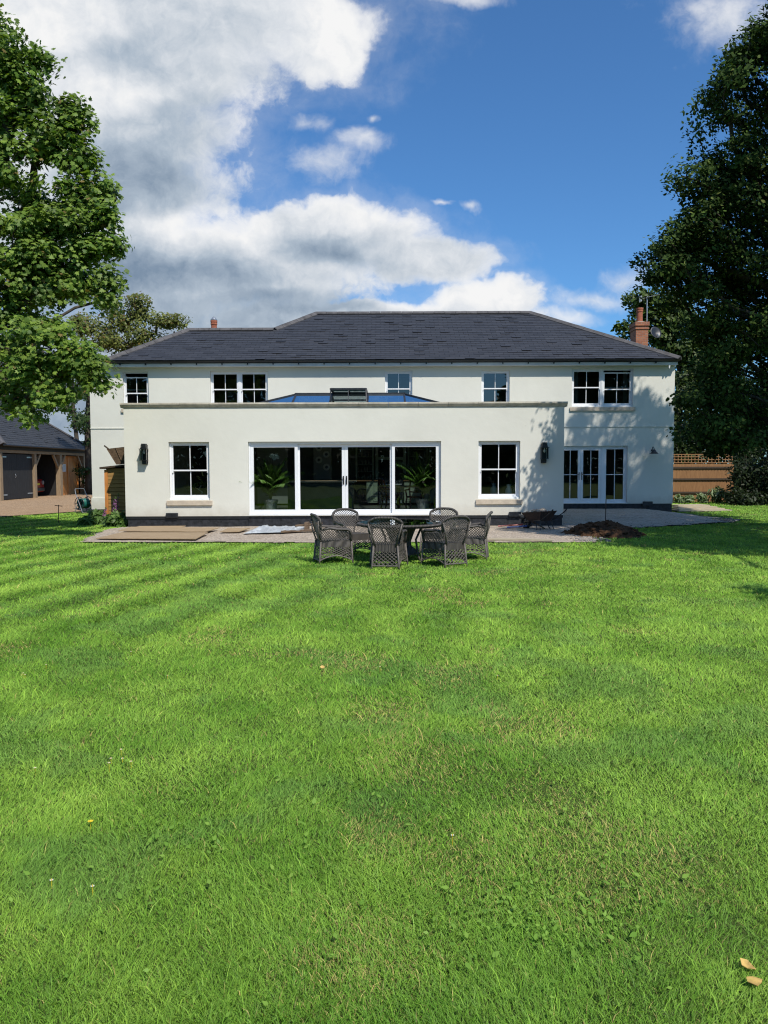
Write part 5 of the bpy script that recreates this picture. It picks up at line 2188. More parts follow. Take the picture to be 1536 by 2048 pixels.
# big sycamore on the near left
SYC = 18.5
lobes = [L(22, 130, SYC, 55, 50, 26), L(-10, 70, SYC, 34, 36, 9), L(80, 118, SYC, 18, 12, 4), L(55, 190, SYC, 45, 40, 13), L(148, 212, SYC, 20, 12, 5), L(166, 250, SYC, 20, 20, 7),
         L(118, 280, SYC, 50, 42, 17), L(160, 325, SYC, 28, 28, 10), L(60, 300, SYC, 66, 45, 13), L(16, 240, SYC, 56, 56, 14), L(208, 382, SYC, 18, 12, 5),
         L(165, 395, SYC, 44, 28, 13), L(60, 385, SYC, 84, 32, 15), L(200, 430, SYC, 28, 20, 9), L(125, 450, SYC, 68, 26, 20), L(40, 470, SYC, 80, 34, 22),
         L(224, 490, SYC, 14, 12, 7), L(175, 498, SYC, 38, 22, 14), L(105, 518, SYC, 70, 28, 21), L(30, 545, SYC, 80, 34, 22), L(150, 552, SYC, 38, 20, 10),
         L(222, 560, SYC, 12, 14, 5), L(212, 600, SYC, 18, 10, 5), L(116, 576, SYC, 40, 16, 7), L(40, 598, SYC, 75, 18, 12), L(30, 640, SYC, 60, 20, 12),
         L(85, 655, SYC - 1, 50, 26, 15), L(138, 712, SYC - 1, 48, 26, 15), L(182, 738, SYC - 1, 30, 18, 10), L(200, 765, SYC - 1, 12, 8, 4), L(80, 735, SYC - 1, 54, 32, 17),
         L(25, 690, SYC, 46, 34, 8), L(15, 768, SYC, 55, 22, 12), L(95, 792, SYC - 1, 48, 20, 11), L(35, 806, SYC, 52, 12, 7), L(62, 832, SYC - 1, 10, 6, 2),
         L(-90, 350, SYC, 100, 250, 95), L(-120, 660, SYC, 100, 120, 40), L(-260, 420, SYC, 130, 260, 60)]
make_tree('sycamore_tree', 'tall leafy sycamore with sunlit lobed leaves overhanging the garage and house corner', 'tree', (-13.2, 19.2, 0), (-10.6, 18.8, 13.0), lobes,
          'maple', .116, 86, .42, .34, (.065, .13, .018), (.215, .305, .048), LEAF, 21, None, (.20, .15, .05), .02, flat=.75, limb_min=.012)

# large dark oak on the right
OAK = 19.0
lobes = []
edge = [(1545, 60, 40, 40), (1500, 110, 34, 28), (1452, 150, 28, 24), (1425, 195, 20, 18), (1432, 240, 20, 18), (1455, 290, 26, 22), (1470, 340, 36, 26), (1412, 350, 18, 10),
        (1352, 366, 12, 6), (1392, 376, 26, 8), (1445, 400, 44, 28), (1398, 425, 24, 16), (1365, 465, 30, 20), (1318, 505, 24, 18), (1345, 540, 40, 24), (1300, 560, 10, 6),
        (1385, 500, 50, 34), (1372, 590, 34, 24), (1425, 650, 40, 34), (1442, 720, 34, 34), (1440, 790, 34, 36), (1375, 798, 14, 5), (1425, 850, 36, 30), (1460, 880, 40, 26)]
for x, y, rx, ry in edge:
    lobes.append(L(x, y, OAK, rx, ry, max(4, int(rx * ry / 52)), 1.3))
for x, y, rx, ry, n in [(1530, 180, 70, 80, 46), (1535, 330, 80, 90, 52), (1490, 440, 80, 70, 52), (1480, 560, 85, 70, 62), (1510, 690, 70, 80, 54), (1520, 820, 66, 66, 44), (1570, 560, 80, 200, 70)]:
    lobes.append(L(x, y, OAK + .5, rx, ry, n, 2.2))
lobes += [((12.0, 18.3, 9.0), (3.2, 3.2, 5.5), 300), ((13.9, 18.4, 13.6), (3.7, 3.0, 3.3), 430)]
make_tree('oak_tree', 'huge dark oak filling the edge of the garden beside the french doors', 'tree', (12.6, 19.5, 0), (12.6, 19.2, 14.0), lobes,
          'oak', .115, 100, .46, .50, (.018, .038, .008), (.062, .108, .019), OAKLEAF, 33, None, (.13, .16, .04), .05, limb_min=.012)  # dark tones paint in the crown's shade; the pale third tone, sunlit sprays

# a second oak beside the lawn, outside the picture: its shade falls on the lawn and on the big oak
make_tree('oak_tree', 'second oak standing out of frame beside the lawn, known by its shade', 'tree', (13.5, 10.5, 0), (13.0, 11.0, 13.0),
          [((12.6, 11.6, 13.0), (3.6, 3.6, 4.0), 150), ((12.3, 10.5, 8.5), (2.6, 2.6, 2.2), 60), ((10.2, 10.8, 8.6), (2.0, 1.6, 1.8), 90), ((8.6, 13.0, 9.4), (.9, .9, 1.3), 30), ((8.3, 5.5, 6.6), (.9, .7, .5), 7), ((8.9, 4.9, 7.0), (.9, .5, .4), 5)],
          'oak', .20, 60, .62, .45, (.012, .027, .007), (.034, .064, .013), OAKLEAF, 34, None, None, 0)

# trees behind the house
BT = 44.0
lobes = [L(190, 655, BT, 40, 26, 12), L(235, 640, BT, 28, 24, 8), L(285, 610, BT, 24, 24, 8), L(272, 650, BT, 34, 26, 9), L(330, 640, BT, 30, 14, 9), L(360, 643, BT, 12, 8, 2),
         L(215, 685, BT, 55, 20, 14), L(300, 680, BT, 40, 18, 8), L(160, 640, BT, 24, 20, 5)]
make_tree('field_maple', 'olive and rust leaved tree rising behind the lower end of the house roof', 'tree', (-14.8, BT + .3, 0), (-14.3, BT, 9.0), lobes,
          'oak', .18, 110, .72, .22, (.07, .095, .018), (.20, .21, .05), LEAF, 5, None, (.15, .09, .03), .07, limb_min=.02)
lobes = [L(120, 800, 56, 60, 40, 14), L(150, 845, 56, 16, 16, 3), L(112, 760, 56, 60, 40, 16), L(140, 770, 56, 30, 20, 7), L(163, 838, 56, 10, 20, 3)]
make_tree('ash_tree', 'slender bare trunked tree standing between the garage and the house', 'tree', (at(157, 900, 56).x, 56, 0), (at(146, 780, 56).x, 56, 8.6), lobes,
          'oak', .26, 50, .75, .22, (.03, .06, .012), (.08, .13, .025), LEAF, 6, None, None, 0, limb_min=.018)
lobes = [L(176, 850, 50, 8, 50, 7), L(174, 780, 50, 14, 40, 8), L(172, 960, 50, 8, 30, 6), L(181, 880, 50, 5, 12, 3)]
make_tree('ivy_clad_tree', 'dark ivy clad trunk close behind the house corner', 'tree', (at(177, 900, 50).x, 50, 0), (at(175, 760, 50).x, 50, 8.5), lobes,
          'oak', .22, 50, .5, .28, (.02, .04, .01), (.05, .09, .02), LEAF, 8, None, None, 0)
lobes = [L(30, 770, 60, 70, 40, 26), L(-20, 720, 60, 60, 60, 20), L(60, 730, 60, 40, 40, 14)]
make_tree('copper_beech', 'dark reddish tree behind the garage roof under the sycamore', 'tree', (at(20, 900, 60).x, 60, 0), (at(20, 780, 60).x, 60, 7), lobes,
          'oak', .30, 70, 1.1, .4, (.025, .018, .012), (.07, .045, .02), LEAF, 9, None, None, 0)
RT = 41.0
lobes = [L(1290, 610, RT, 24, 26, 9), L(1262, 598, RT, 8, 8, 2), L(1252, 655, RT, 12, 10, 3), L(1310, 650, RT, 40, 36, 18), L(1350, 690, RT, 44, 36, 20), L(1330, 620, RT, 36, 30, 12),
         L(1380, 740, RT, 40, 40, 18), L(1270, 670, RT, 16, 14, 3), L(1360, 640, RT, 40, 36, 14), L(1400, 690, RT, 50, 60, 22)]
make_tree('lime_tree', 'bright leaved tree directly behind the brick chimney and satellite dish', 'tree', (16.0, RT + .5, 0), (15.5, RT, 8.2), lobes,
          'oak', .26, 80, .75, .3, (.035, .065, .014), (.11, .16, .030), LEAF, 14, None, None, 0, limb_min=.02)


def bush(name, label, cat, lobes, kind, lsize, per, crad, ta, tb, seed, mat=LEAF, third=None, p3=0.0, stem=True):
    r = np.random.default_rng(seed)
    c0 = np.mean([np.array(l[0]) for l in lobes], axis=0)
    t = thing(name, label, cat, (c0[0], c0[1], 0))
    cl = []
    for c, rr, n in lobes:
        q = r.normal(size=(n, 3))
        q /= np.linalg.norm(q, axis=1, keepdims=True)
        cl.append(np.array(c)[None] + q * (r.random((n, 1)) ** .5) * np.array(rr)[None])
    cl = np.concatenate(cl)
    cl[:, 2] = np.maximum(cl[:, 2], .1)
    if stem:
        m = MB()
        for c in cl[::2]:
            g = (c0[0] + (c[0] - c0[0]) * .7, c0[1] + (c[1] - c0[1]) * .7, -.05)
            m.tube([g, ((g[0] + c[0]) / 2, (g[1] + c[1]) / 2 + .05, c[2] * .5), tuple(c)], [.03, .022, .01], 5, cap=False)
        m.build('stems', BARK, t, smooth=True, fix=False)
    n = len(cl) * per
    ci = np.repeat(np.arange(len(cl)), per)
    q = r.normal(size=(n, 3))
    q /= np.linalg.norm(q, axis=1, keepdims=True)
    pos = cl[ci] + q * (r.random((n, 1)) ** .45) * crad * (.6 + .7 * r.random(len(cl)))[ci][:, None]
    pos[:, 2] = np.maximum(pos[:, 2], .02)
    nr = q * .6 + np.array([-.1, -.3, .7])[None] + r.normal(size=(n, 3)) * .4
    tn = tones(n, ta, tb, r, third, p3) * (.75 + .5 * r.random(len(cl)))[ci][:, None]
    leaves_mesh('foliage', pos, nr, lsize * (.6 + .7 * r.random(n)), tn, kind, mat, t, r)
    return t


HY = 38.2
bush('laurel_hedge', 'tall dark hedge growing behind the board fence', 'hedge', [L(1380, 850, HY, 60, 60, 40, .8), L(1470, 840, HY, 70, 80, 50, .8), L(1370, 775, HY, 40, 40, 16, .8), L(1440, 760, HY, 60, 50, 26, .8), L(1530, 800, HY, 50, 110, 44, .9), L(1500, 885, HY, 60, 45, 40, .9), L(1385, 905, HY, 60, 20, 16, .6)],
     'oak', .20, 80, .62, (.018, .034, .009), (.06, .09, .02), 41, LEAF, (.16, .17, .05), .05)
bush('ivy_bank', 'dark tangled ivy bank at the end of the board fence', 'shrub', [L(1500, 960, 34.5, 40, 40, 34, .9), L(1545, 930, 34, 30, 60, 26, .9), L(1478, 900, 37.3, 22, 40, 14, .5), L(1490, 1000, 33.5, 40, 10, 12, .6), L(1600, 950, 33, 40, 60, 20, .9)],
     'oak', .15, 90, .5, (.010, .020, .006), (.03, .048, .012), 42, LEAF)
for i, (x, y, w, n) in enumerate(((1372, 1000, 20, 9), (1405, 994, 14, 7), (1435, 990, 14, 8), (1455, 998, 12, 5))):
    bush('hosta_plant', ('pale leaved plant at the foot of the fence by the house corner', 'second pale leafy clump along the fence from the house corner',
                         'third pale leafy clump along the fence, tallest of them', 'small pale clump at the far fence end by the ivy')[i], 'plant',
         [L(x, y, 35.4, w, 9, n, .3)], 'long', .30, 34, .22, (.09, .15, .05), (.28, .34, .20), 50 + i, LEAF, None, 0, False)

# plants at the corner of the extension
bush('peony_plant', 'broad leafy green clump beside the shiplap store at the patio corner', 'plant', [L(238, 1038, 22.6, 18, 13, 16, .35), L(222, 1046, 22.4, 16, 8, 10, .3), L(246, 1050, 22.2, 8, 6, 5, .2)],
     'oak', .17, 36, .16, (.06, .12, .025), (.15, .24, .06), 61, LEAF, None, 0, False)
bush('daylily_clump', 'grassy leaved clump at the lawn corner near the hose reel', 'plant', [L(190, 1040, 23.2, 22, 10, 16, .4), L(172, 1046, 23, 10, 6, 5, .3)],
     'long', .32, 40, .18, (.07, .14, .03), (.17, .27, .08), 62, LEAF, None, 0, False)


def spike(name, label, px, base, top, Y, seed, tone):
    a, b = at(px, base, Y), at(px + 3, top, Y)
    t = thing(name, label, 'flower', (a.x, a.y, 0), 0, 'purple flower spikes by the store')
    m = MB()
    m.tube([(a.x, a.y, 0), a, b], [.012, .010, .004], 5)
    m.build('stem', pmat('flower_stem', (.05, .10, .02), .6), t)
    r = np.random.default_rng(seed)
    n = 90
    f = r.random(n)
    ang = r.random(n) * 2 * PI
    rad = .055 * (1 - .75 * f) + .01
    pos = np.stack([a.x + (b.x - a.x) * f + rad * np.cos(ang), a.y + rad * np.sin(ang), a.z + (b.z - a.z) * f], 1)
    nr = np.stack([np.cos(ang), np.sin(ang) - .3, np.full(n, .3)], 1)
    tn = tones(n, tone, tuple(min(1, x * 1.7) for x in tone), r)
    tn[f > .78] = (.10, .16, .05)
    leaves_mesh('blossom', pos, nr, np.full(n, .045) * (1.1 - .5 * f), tn, 'plain', FLOWER, t, r)


spike('foxglove', 'taller purple foxglove spike in front of the shiplap store', 234, 1022, 985, 22.9, 1, (.22, .085, .20))
spike('foxglove', 'purple foxglove spike leaning toward the extension wall', 228, 1022, 992, 22.8, 2, (.26, .11, .24))
spike('foxglove', 'low purple foxglove at the corner post of the store', 209, 1032, 1014, 22.8, 3, (.28, .10, .22))


# ------------------------------------------------------------------ things seen inside
def palm(name, label, px, Y, h0, n, ln, seed, pothue):
    x = (px - 768) / FPX * Y
    fz = .35
    t = thing(name, label, 'potted palm', (x, Y, fz), 0, 'potted palms behind the sliding glass doors')
    m = MB()
    m.lathe((x, Y, fz), [(.15, 0), (.17, .03), (.19, .30), (.22, .38), (.23, .42), (.19, .42), (.18, .36)], 18)
    m.build('pot', pothue, t, smooth=False)
    r = np.random.default_rng(seed)
    st = MB()
    P, N, S = [], [], []
    for k in range(n):
        a = 2 * PI * k / n + r.random() * .6
        le = ln * (.6 + .5 * r.random())
        up = .85 + .62 * r.random()
        pts = []
        for q in range(9):
            f = q / 8
            pts.append(Vector((x + math.cos(a) * le * f * math.cos(up) * (1 + .5 * f), Y + math.sin(a) * le * f * math.cos(up) * (1 + .3 * f) * .75,
                               fz + .40 + h0 * .3 + le * (math.sin(up) * f * 1.45 - (.30 + .45 * (1.5 - up)) * f * f))))
        st.tube(pts, [.011 - .009 * i / 8 for i in range(9)], 5, cap=False)
        for q in range(36):
            f = .16 + .84 * q / 35
            i = min(int(f * 8), 7)
            p = pts[i].lerp(pts[i + 1], f * 8 - i)
            d = (pts[i + 1] - pts[i]).normalized()
            s = d.cross(Vector((0, 0, 1))).normalized()
            for sg in (-1, 1):
                u = (s * sg * .85 + d * .55 + Vector((0, 0, -.25))).normalized()
                P.append((p, u, .34 * (1 - .55 * abs(f - .45))))
    st.build('fronds', pmat('frond_stem_' + name, (.08, .11, .02), .5), t, smooth=True, fix=False)
    V, T, tn = [], [], []
    for p, u, l in P:
        w = u.cross(Vector((0, 0, 1))).normalized() * .013
        b = len(V)
        V += [p - w * .6, p + w * .6, p + u * l * .5 + w + Vector((0, 0, .01)), p + u * l + Vector((0, 0, -.06)), p + u * l * .5 - w + Vector((0, 0, .01))]
        T += [(b, b + 1, b + 2), (b, b + 2, b + 4), (b + 4, b + 2, b + 3)]
        c = np.array((.085, .165, .03)) * (.6 + .9 * r.random())
        tn += [c] * 5
    npmesh('leaflets', np.array([tuple(v) for v in V]), np.array(T), np.array(tn), LEAF, t)


palm('potted_palm', 'big bright potted palm behind the pane of the sliding door nearest the plants', 541, 22.50, .15, 44, 1.12, 3, ZINC)
palm('potted_palm', 'darker potted palm behind the last pane of the sliding door, near the table', 846, 22.62, .2, 36, 1.12, 4, ZINC)
m = MB()
for k, (dx, dz) in enumerate(((0, 0), (.07, .03), (-.07, .02), (.13, -.01), (.03, -.05), (-.03, .06), (.10, .06))):
    px_, pz_ = (548 - 768) / FPX * 22.9 + dx, 2.02 + dz
    for j in range(5):
        a = 2 * PI * j / 5 + k
        m.face([(px_, 22.85, pz_), (px_ + .045 * math.cos(a - .5), 22.84, pz_ + .045 * math.sin(a - .5)), (px_ + .06 * math.cos(a), 22.835, pz_ + .06 * math.sin(a)), (px_ + .045 * math.cos(a + .5), 22.84, pz_ + .045 * math.sin(a + .5))])
t = thing('white_orchid', 'white orchid blooms rising behind the bright palm', 'orchid', ((548 - 768) / FPX * 22.9, 22.9, .35))
m.build('blossom', PAPER, t, fix=False)
m = MB()
x = (548 - 768) / FPX * 22.9
m.tube([(x - .1, 22.95, 1.0), (x - .08, 22.93, 1.5), (x - .02, 22.9, 1.95), (x + .1, 22.88, 2.02)], .008, 5)
m.lathe((x - .1, 22.95, .9), [(.07, 0), (.09, .14), (.07, .14)], 12)
m.lathe((x - .1, 22.95, .35), [(.17, 0), (.17, .02), (.03, .04), (.03, .52), (.16, .53), (.16, .55)], 14)
m.build('stem', LIGHTW, t)

# kitchen island, dining table and carved chairs inside
t = thing('kitchen_island', 'dark kitchen island with a pale stone top inside the glass doors', 'kitchen island', (-2.1, 25.2, .35))
m = MB()
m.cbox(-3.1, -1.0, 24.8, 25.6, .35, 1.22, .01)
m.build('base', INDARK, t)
m = MB()
m.cbox(-3.2, -.9, 24.7, 25.7, 1.223, 1.265, .01)
m.build('worktop', PALEPLANK, t)
t = thing('dining_table', 'wooden dining table inside behind the third door pane', 'table', (.95, 24.2, .35))
m = MB()
m.cbox(.35, 2.2, 23.7, 24.8, 1.08, 1.12, .01)
m.build('top', WORKTOP, t)
for x, y in ((.45, 23.8), (2.1, 23.8), (.45, 24.7), (2.1, 24.7)):
    m = MB()
    m.tube([(x, y, .35), (x, y, .6), (x, y, .85), (x, y, 1.08)], [.025, .04, .03, .045], 8)
    m.build('leg', CHAIRW, t)


def carver(name, label, x, y, rz):
    t = thing(name, label, 'chair', (x, y, .35), rz, 'carved chairs inside', world=False)
    m = MB(); m.cbox(-.24, .24, -.22, .22, .43, .48, .01); m.build('seat', CHAIRW, t)
    for sx in (-1, 1):
        m = MB(); m.tube([(sx * .22, .20, 0), (sx * .25, .22, .2), (sx * .22, .2, .44), (sx * .26, .2, .66)], .025, 7); m.build('leg', CHAIRW, t)
        m = MB(); m.tube([(sx * .2, -.26, 0), (sx * .2, -.2, .25), (sx * .2, -.2, .45), (sx * .23, -.24, .7), (sx * .21, -.3, .95)], .024, 7); m.build('leg', CHAIRW, t)
        m = MB(); m.tube([(sx * .27, .24, .64), (sx * .27, .1, .67), (sx * .24, -.1, .68), (sx * .23, -.24, .72)], .024, 7); m.build('arm', CHAIRW, t)
    m = MB()
    m.tube([(-.23, -.3, .93), (-.1, -.31, 1.0), (0, -.31, .97), (.1, -.31, 1.0), (.23, -.3, .93)], .032, 7)
    m.tube([(-.21, -.24, .62), (0, -.24, .60), (.21, -.24, .62)], .02, 7)
    m.prism([(-.06, -.25, .6), (.06, -.25, .6), (.04, -.28, .75), (.08, -.31, .96), (-.08, -.31, .96), (-.04, -.28, .75)], (0, .02, 0))
    m.build('backrest', CHAIRW, t)


carver('carved_chair', 'carved dark wooden armchair inside behind the third glass pane', .20, 23.9, math.radians(-70))
carver('carved_chair', 'carved dark wooden armchair inside between the table and the second palm', .95, 23.35, math.radians(10))

# window-sill things
t = thing('bonsai_plant', 'small bonsai on the inner sill of the window beside the box lantern', 'bonsai', (-5.35, 22.35, .85))
m = MB()
m.tube([(-5.33, 22.35, .90), (-5.26, 22.34, 1.0), (-5.38, 22.35, 1.08), (-5.30, 22.35, 1.2)], [.03, .022, .018, .01], 6)
m.tube([(-5.36, 22.35, 1.07), (-5.50, 22.36, 1.15)], [.014, .006], 5)
m.build('trunk', PALEPLANK, t, smooth=True)
m = MB()
m.cbox(-5.5, -5.2, 22.25, 22.45, .80, .90, .01)
m.build('pot', TERRA, t)
r = np.random.default_rng(4)
cl = np.array([(-5.30, 22.35, 1.28), (-5.18, 22.35, 1.22), (-5.42, 22.35, 1.24), (-5.53, 22.36, 1.17), (-5.60, 22.36, 1.12), (-5.12, 22.34, 1.17)])
ci = np.repeat(np.arange(6), 60)
pos = cl[ci] + r.normal(size=(360, 3)) * np.array([.05, .05, .03])
leaves_mesh('foliage', pos, r.normal(size=(360, 3)) * .6 + np.array([0, -.4, .8]), np.full(360, .045), tones(360, (.05, .10, .015), (.16, .22, .04), r), 'oak', LEAF, t, r)
boxes('inner_sill', WHITE, house, [(-6.05, -4.98, 22.16, 22.5, .74, .79), (2.72, 3.82, 22.16, 22.5, .74, .79)])
t = thing('glass_vase', 'pale blue vase standing inside the partly shaded sash window', 'vase', (3.18, 22.33, .79))
m = MB()
m.lathe((3.18, 22.33, .79), [(.06, 0), (.10, .10), (.10, .28), (.05, .36), (.05, .42), (.07, .44)], 14)
m.build('vase_body', pmat('blue_ceramic', (.12, .20, .24), .25, .1, 8), t, smooth=True)
t = thing('white_pitcher', 'white pitcher with leaves inside the partly shaded sash window', 'pitcher', (3.62, 22.33, .79))
m = MB()
m.lathe((3.62, 22.33, .79), [(.06, 0), (.11, .12), (.10, .24), (.06, .34), (.08, .42)], 14)
m.tube([(3.70, 22.33, 1.15), (3.78, 22.33, 1.10), (3.74, 22.33, .95)], .012, 6)
m.build('jug_body', CREAMC, t, smooth=True)
r = np.random.default_rng(8)
leaves_mesh('foliage', np.array([3.66, 22.30, 1.22])[None] + r.normal(size=(60, 3)) * np.array([.07, .05, .08]), r.normal(size=(60, 3)), np.full(60, .06), tones(60, (.03, .07, .01), (.08, .14, .03), r), 'oak', LEAF, t, r)


# ------------------------------------------------------------------ tree belt behind the photographer (seen in the window glass, shades nothing)
def belt():
    r = np.random.default_rng(77)
    pos, tn = [], []
    X = np.linspace(-60, 60, 300)
    for x in X:
        top = 12 + 3.5 * math.sin(x * .31) + 2.0 * math.sin(x * .9 + 1)
        if -12 < x < 13:
            top = 5.2 + 1.2 * math.sin(x * .8)
        k = int(60 + top * 11)
        z = r.random(k) * top
        p = np.stack([x + r.normal(size=k) * .5, -31 + r.normal(size=k) * 1.6, z], 1)
        pos.append(p)
    pos = np.concatenate(pos)
    n = len(pos)
    nr = r.normal(size=(n, 3)) * .5 + np.array([0, .4, .7])
    o = leaves_mesh('woodland_belt', pos, nr, .5 + .5 * r.random(n), tones(n, (.012, .025, .006), (.05, .08, .02), r), 'oak', LEAF, None, r)
    o['label'] = 'dark belt of trees facing the house, reflected in the window panes'
    stuff(o)


belt()


# ------------------------------------------------------------------ grass
BARE_POLYS = [PATIO, BASE2, DRIVE]  # outlines of ground left without grass


def on_lawn(x, y):
    ok = np.ones(x.shape, bool)
    wx = x + .10 * (vnoise(x, y, 2.3, 91) - .5)
    wy = y + .14 * (vnoise(x, y, 2.3, 92) - .5)
    for P in BARE_POLYS:
        ok &= ~inpoly(wx, wy, P)
    ok &= ~((x > HX0 - .1) & (x < HX1 + .1) & (y > MAIN_Y - .02))
    ok &= ~((x > EX0 - .03) & (x < EX1 + .03) & (y > EXT_Y - .02) & (y < MAIN_Y + .1))
    ok &= ~((x > -8.6) & (x < -7.3) & (y > 23.5) & (y < 25.7))
    ok &= ~(((x - 5.42) / 1.05) ** 2 + ((y - 19.0) / 1.0) ** 2 < 1)
    return ok


def build_grass():
    r = np.random.default_rng(5)
    # distances drawn so that the blade density falls off smoothly from the camera
    ds = np.linspace(1.9, 37, 4000)
    dens = 23000 * (2.4 / ds) ** 1.72
    width = 1.12 * ds + 4.2
    width = np.where(ds > 19, np.minimum(width, 28), width)
    pdf = dens * width
    tot = float(np.sum(pdf) * (ds[1] - ds[0]))
    cdf = np.cumsum(pdf)
    cdf /= cdf[-1]
    n = int(tot)
    y = np.interp(r.random(n), cdf, ds)
    x = (r.random(n) - .5) * (1.12 * y + 4.2)
    k = on_lawn(x, y)
    x, y = x[k], y[k]
    n = len(x)
    z0 = .006 * (vnoise(x, y, .35, 3) - .5)
    # mown stripes fan out on the left; patches of moss, clover, straw
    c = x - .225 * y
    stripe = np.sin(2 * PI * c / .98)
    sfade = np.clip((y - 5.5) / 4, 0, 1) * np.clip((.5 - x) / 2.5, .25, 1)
    patch = vnoise(x, y, .55, 12, 4)
    fine = vnoise(x, y, 2.6, 13, 3)
    dry = vnoise(x, y, 1.15, 14, 4)
    lush = vnoise(x, y, .8, 15, 3)
    ang = 2 * PI * 1.6 * vnoise(x, y, 1.7, 16, 3) + r.normal(size=n) * 1.5
    # mower lean: toward or away from the house by stripe
    lean_s = (.26 * stripe * sfade)
    h = .020 + .020 * r.random(n) ** 1.5 + .010 * fine
    h *= 1 + .45 * np.clip((lush - .58) * 6, 0, 1)
    near = y < 8
    tall = (r.random(n) < .035)
    h = np.where(tall, h * 1.7, h)
    dryness = np.clip((dry - .66) * 7, 0, .8)
    # a few worn, straw-coloured scrapes
    for sx, sy, sr in ((.25, 4.3, .40), (.05, 5.3, .32), (.85, 3.05, .30), (.35, 3.2, .3), (-.25, 6.6, .4), (1.2, 3.2, .3), (-.05, 3.5, .25), (-1.7, 7.6, .4), (-.1, 2.55, .3), (.55, 6.2, .35)):
        dryness = np.maximum(dryness, np.clip(1.15 - np.hypot((x - sx), (y - sy) * .8) / sr + .8 * (fine - .5), 0, .85))
    h *= 1 - .35 * dryness
    w = .0014 * np.maximum(1, y / 2.4) ** .92 * (.7 + .6 * r.random(n))
    lean = (.45 + .75 * r.random(n)) * h
    dx = np.cos(ang) * lean
    dy = np.sin(ang) * lean + lean_s * h * 1.6
    ax = np.abs(r.normal(size=n)) + .15
    ay = r.normal(size=n) * .45
    l = np.hypot(ax, ay) + 1e-6
    ax, ay = ax / l * w, ay / l * w
    base = np.stack([x, y, z0], 1)
    side = np.stack([ax, ay, np.zeros(n)], 1)
    mid = base + np.stack([dx * .38, dy * .38, h * .62], 1)
    tip = base + np.stack([dx * 1.15, dy * 1.15, h * .98], 1)
    V = np.stack([base - side, base + side, mid + side * .8, mid - side * .8, tip], 1).reshape(-1, 3)
    i = np.arange(n)[:, None] * 5
    quads = i + np.array([[0, 1, 2, 3]])
    tris = i + np.array([[3, 2, 4]])
    g1, g2 = np.array((.120, .268, .028)), np.array((.352, .548, .085))
    mid = vnoise(x, y, 1.9, 22, 3)
    f = np.clip(.14 + .48 * r.random(n) + 0.55 * (patch - .5) + .60 * (fine - .5) + .65 * (mid - .5) + .22 * stripe * sfade, 0, 1)[:, None]  # the stripe term paints the light and dark sheen of leaning blades into the colour
    col = g1 * (1 - f) + g2 * f
    blue = np.clip((vnoise(x, y, 1.6, 18, 3) - .58) * 6, 0, .42)[:, None]
    col = col * (1 - blue) + np.array((.130, .262, .066)) * blue
    straw = (r.random(n) < (.012 + .30 * dryness))[:, None]
    col = np.where(straw, np.array((.46, .40, .14)) * (.6 + .6 * r.random((n, 1))), col)
    col *= (.68 + .62 * r.random((n, 1)))
    col = np.where(tall[:, None], col * np.array((1.25, 1.2, 1.1)), col)
    tn = np.repeat(col, 5, axis=0)
    o = npmesh('grass', V, tris, tn, GRASSM, None, quads)
    nr = np.stack([-ay / w, ax / w, np.zeros(n)], 1)
    nr *= np.where(nr[:, 1:2] > 0, -1, 1)
    nr = nr * .55 + np.array([0, 0, 1.0])[None] + r.normal(size=(n, 3)) * .22 + .45 * np.stack([dx, dy + 0 * dx, 0 * dx], 1) / h[:, None] * -.5
    nr /= np.linalg.norm(nr, axis=1, keepdims=True)
    o.data.normals_split_custom_set_from_vertices(np.repeat(nr, 5, axis=0))
    o['label'] = 'short mown grass covering the lawn in faint stripes'
    stuff(o)
    print('grass blades', n)


build_grass()


def broadleaf():
    """clover and plantain leaves among the grass"""
    r = np.random.default_rng(31)
    P = []
    for cx, cy, sx, sy, n in ((.62, 2.78, .22, .16, 190), (.35, 2.62, .25, .12, 60), (.8, 3.0, .3, .2, 70), (-.62, 3.6, .35, .3, 70), (-.95, 3.2, .5, .4, 90), (-.35, 3.9, .3, .3, 50),
                              (-1.6, 4.6, .7, .7, 150), (.9, 4.2, .7, .6, 110), (0, 3.1, 1.4, .8, 200), (0, 5.5, 2.4, 1.6, 320)):
        P.append(np.stack([cx + r.normal(size=n) * sx, cy + r.normal(size=n) * sy, .032 + .022 * r.random(n)], 1))
    P = np.concatenate(P)
    P = P[(P[:, 1] > 2.1)]
    n = len(P)
    o = leaves_mesh('clover', P, np.array([0, -.15, 1.0])[None] + r.normal(size=(n, 3)) * .28, .012 + .024 * r.random(n) ** 2, tones(n, (.15, .30, .04), (.26, .42, .07), r), 'oak', GRASSM, None, r)
    o['label'] = 'small clover and plantain leaves among the nearest grass'
    stuff(o)


broadleaf()


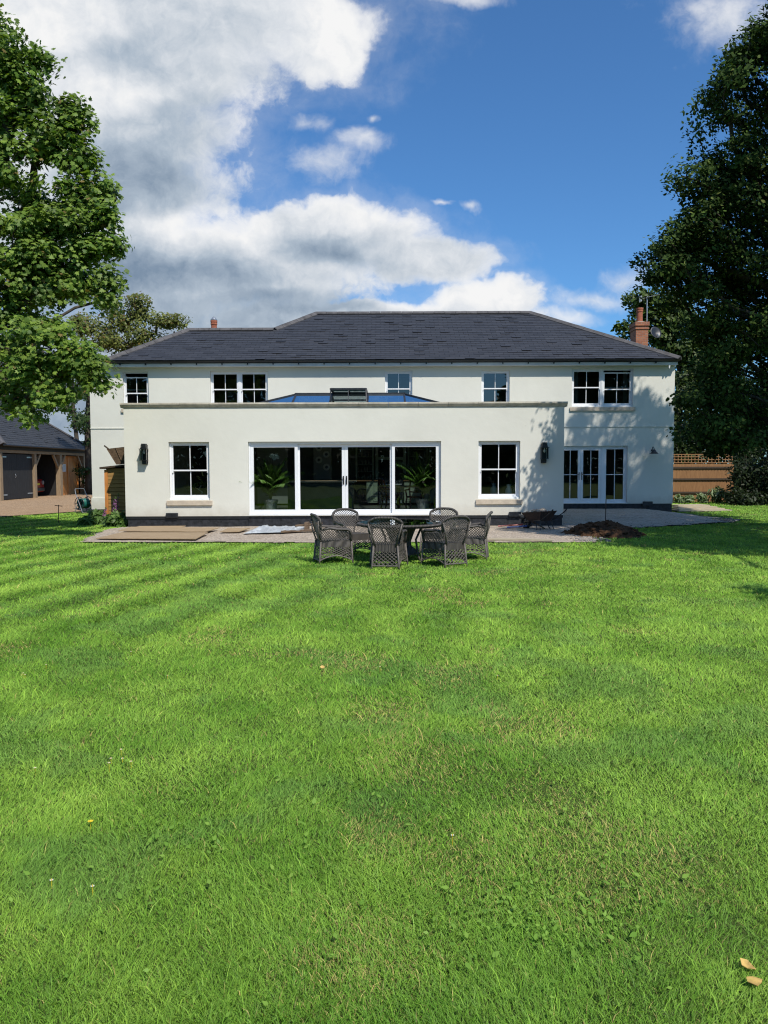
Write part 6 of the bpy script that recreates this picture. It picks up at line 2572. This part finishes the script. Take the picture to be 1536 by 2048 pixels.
def dry_leaf(label, px, py, s, rz, seed):
    p = gr(px, py, .045)
    m = MB()
    V, T = leaf_shape('oak')
    P = []
    for x, y, z in V:
        P.append((x * 1.35, y - .5, z + .22 * x * x * 4 + .10 * math.sin(y * 5 + seed)))
    Q = [Matrix.Rotation(rz, 3, 'Z') @ Matrix.Rotation(.35, 3, 'X') @ Vector(q) * s for q in P]
    m.faces([p + q for q in Q] + [p + q + Vector((0, 0, .0015)) for q in Q], [tuple(t) for t in T] + [tuple(i + len(P) for i in t) for t in T])
    tag(m.build('dry_leaf', DRYLEAF, fix=False), label, 'leaf', 'dry leaves on the lawn')


dry_leaf('crisp yellow brown leaf on the grass, the larger and nearer of the pair', 1510, 1960, .062, 1.9, 1)
dry_leaf('crisp yellow brown leaf on the grass, the smaller and farther of the pair', 1496, 1928, .055, .7, 2)
dry_leaf('tiny pale yellow leaf lying alone in the middle of the lawn', 645, 1334, .05, .3, 3)


def flower(name, label, cat, px, py, r_, mp, mc, group=None, n=9):
    p = gr(px, py, .05)
    t = thing(name, label, cat, (p.x, p.y, 0), 0, group)
    m = MB()
    for k in range(n):
        a = 2 * PI * k / n
        m.face([p + Vector((0, 0, .002)), p + Vector((r_ * .8 * math.cos(a - .3), r_ * .8 * math.sin(a - .3), .004)), p + Vector((r_ * math.cos(a), r_ * math.sin(a), .006)), p + Vector((r_ * .8 * math.cos(a + .3), r_ * .8 * math.sin(a + .3), .004))])
    m.build('petals', mp, t, fix=False)
    m = MB()
    m.lathe(p, [(r_ * .35, .0), (r_ * .3, .008), (.0, .011)], 8)
    m.tube([p, (p.x, p.y, -.01)], .0016, 4)
    m.build('flower_centre', mc, t)


flower('dandelion', 'single yellow dandelion in the near grass', 'flower', 181, 1644, .014, YELLOW, YELLOW, None, 14)
dz = [(103, 1762), (185, 1774), (222, 1518), (218, 1527), (262, 1524), (335, 1352), (46, 1347), (50, 1350), (92, 1330), (242, 1500), (245, 1518), (330, 1115), (350, 1114), (366, 1112),
      (318, 1117), (300, 1165), (208, 1225), (22, 1158), (760, 1334), (262, 1304), (905, 1672), (995, 1352), (380, 1117), (340, 1118), (70, 1537)]
for i, (x, y) in enumerate(dz):
    flower('daisy', 'tiny white daisy among the grass blades of the lawn', 'flower', x, y, .008 * max(1, (1400 - y) / 140 if y < 1300 else 1), PAPER, YELLOW, 'white daisies in the lawn', 8)
